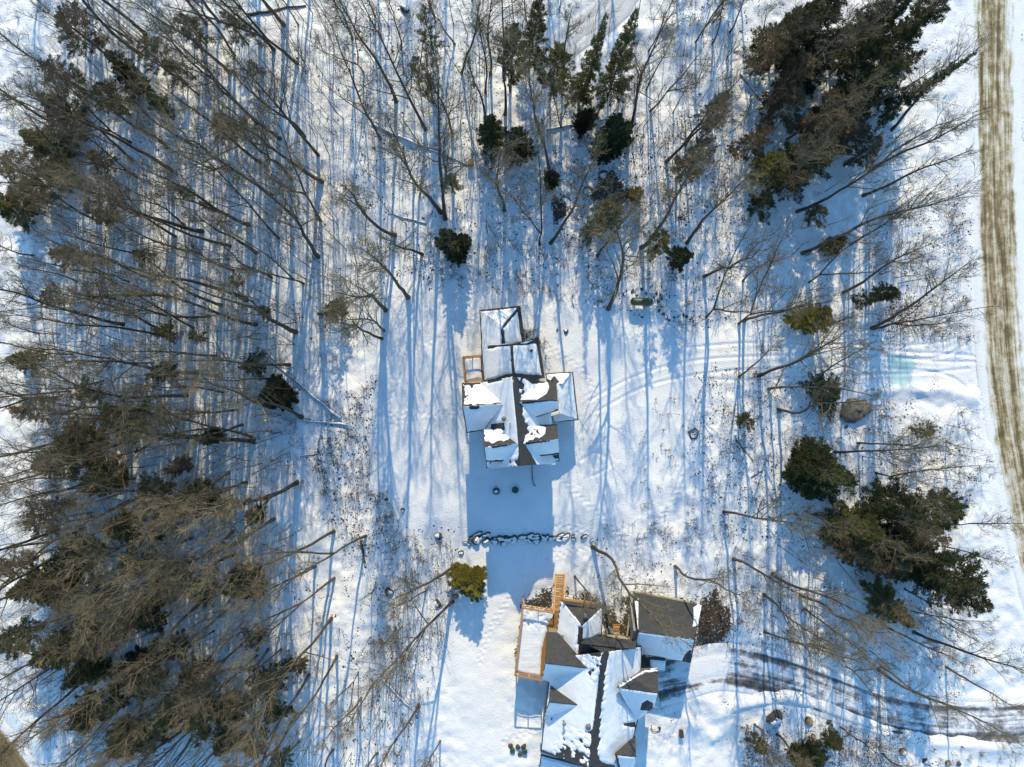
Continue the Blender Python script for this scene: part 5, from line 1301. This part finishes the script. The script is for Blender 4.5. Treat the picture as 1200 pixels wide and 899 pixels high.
mb = MB()
def pole(px, py, h):
    p = gat(px, py, -.1); L = h
    q = wander(p, Vector((rl.gauss(0, .09), rl.gauss(0, .09), 1)), L, 6, .06, .04, rl); r = rl.uniform(.03, .062)
    mb.tube(q, [r * (1 - .85 * j / 6) + .005 for j in range(7)], 5, False)
    for e in range(rl.choice((7, 9, 12, 15))):
        f = rl.uniform(.35, 1) * 6; i = min(int(f), 5); c = q[i].lerp(q[i + 1], f - i)
        b = wander(c, Vector((rl.gauss(0, .8), rl.gauss(0, .8), .6)), L * rl.uniform(.10, .24), 3, .16, .04, rl)
        mb.tube(b, [.014, .011, .008, .005], 3, False)
        for e2 in range(2):
            k = rl.choice((1, 2)); mb.tube(wander(b[k], Vector((rl.gauss(0, 1), rl.gauss(0, 1), .5)), L * rl.uniform(.05, .11), 2, .2, .03, rl), [.008, .006, .004], 3, False)
for poly, n, hh in (([(70, 10), (400, 10), (420, 330), (330, 400), (60, 390)], 330, 9), ([(40, 390), (350, 400), (360, 600), (330, 720), (390, 899), (110, 899), (40, 700)], 460, 9), ([(430, 0), (860, 0), (860, 200), (640, 300), (440, 330)], 130, 7),
                    ([(870, 20), (1060, 20), (1060, 380), (870, 380)], 100, 7), ([(880, 600), (1090, 600), (1120, 780), (900, 760)], 45, 7), ([(1000, 495), (1120, 495), (1120, 580), (1000, 580)], 14, 5), ([(430, 640), (500, 640), (480, 899), (400, 899)], 26, 6)):
    x0, x1 = min(p[0] for p in poly), max(p[0] for p in poly); y0, y1 = min(p[1] for p in poly), max(p[1] for p in poly); k = 0
    while k < n:
        cx_, cy_ = rl.uniform(x0, x1), rl.uniform(y0, y1)
        if float(poly_sd(np.array([cx_]), np.array([cy_]), poly)[0]) < 0: continue
        pole(cx_, cy_, hh * rl.uniform(.55, 1.45)); k += 1
tag(mb.build('understory', M['twig']), 'dense understory of slender bare saplings between the larger trees', None, None, 'stuff')

# ------------------------------------------------------------------ light, sky, camera
w = bpy.data.worlds.new('World'); SC.world = w; w.use_nodes = True
nt = w.node_tree; bg = nt.nodes['Background']
sky = N(nt, 'ShaderNodeTexSky', sky_type='NISHITA', sun_disc=False, sun_elevation=math.radians(SUN_EL), sun_rotation=0.0, air_density=1.0, dust_density=0.1, ozone_density=5.0)
hs_ = N(nt, 'ShaderNodeHueSaturation', i_Saturation=1.15); nt.links.new(sky.outputs[0], hs_.inputs['Color']); nt.links.new(hs_.outputs[0], bg.inputs[0]); bg.inputs[1].default_value = 0.15
sl = bpy.data.lights.new('sun', 'SUN'); sl.energy = 2.05; sl.angle = math.radians(0.5); sl.color = (1.0, 0.87, 0.68)
so = link(bpy.data.objects.new('sun', sl)); so.rotation_euler = (-math.radians(90 - SUN_EL), 0, 0); so.location = (0, 60, 60)
cam = bpy.data.cameras.new('camera'); cam.sensor_width = 36.0; cam.lens = 18.0 / (60.0 / H); cam.clip_start = 0.5; cam.clip_end = 3000
co = link(bpy.data.objects.new('camera', cam)); co.location = (0, 0, H); co.rotation_euler = (0, 0, 0)
SC.camera = co
vs = SC.view_settings; vs.view_transform = 'Standard'; vs.look = 'None'; vs.exposure = 1.18; vs.gamma = 1.0; vs.use_curve_mapping = False
vs.use_white_balance = True; vs.white_balance_temperature = 8000; vs.white_balance_tint = 2
SC.cycles.max_bounces = 5; SC.cycles.diffuse_bounces = 3; SC.cycles.glossy_bounces = 2; SC.cycles.transmission_bounces = 2
SC.cycles.use_denoising = True
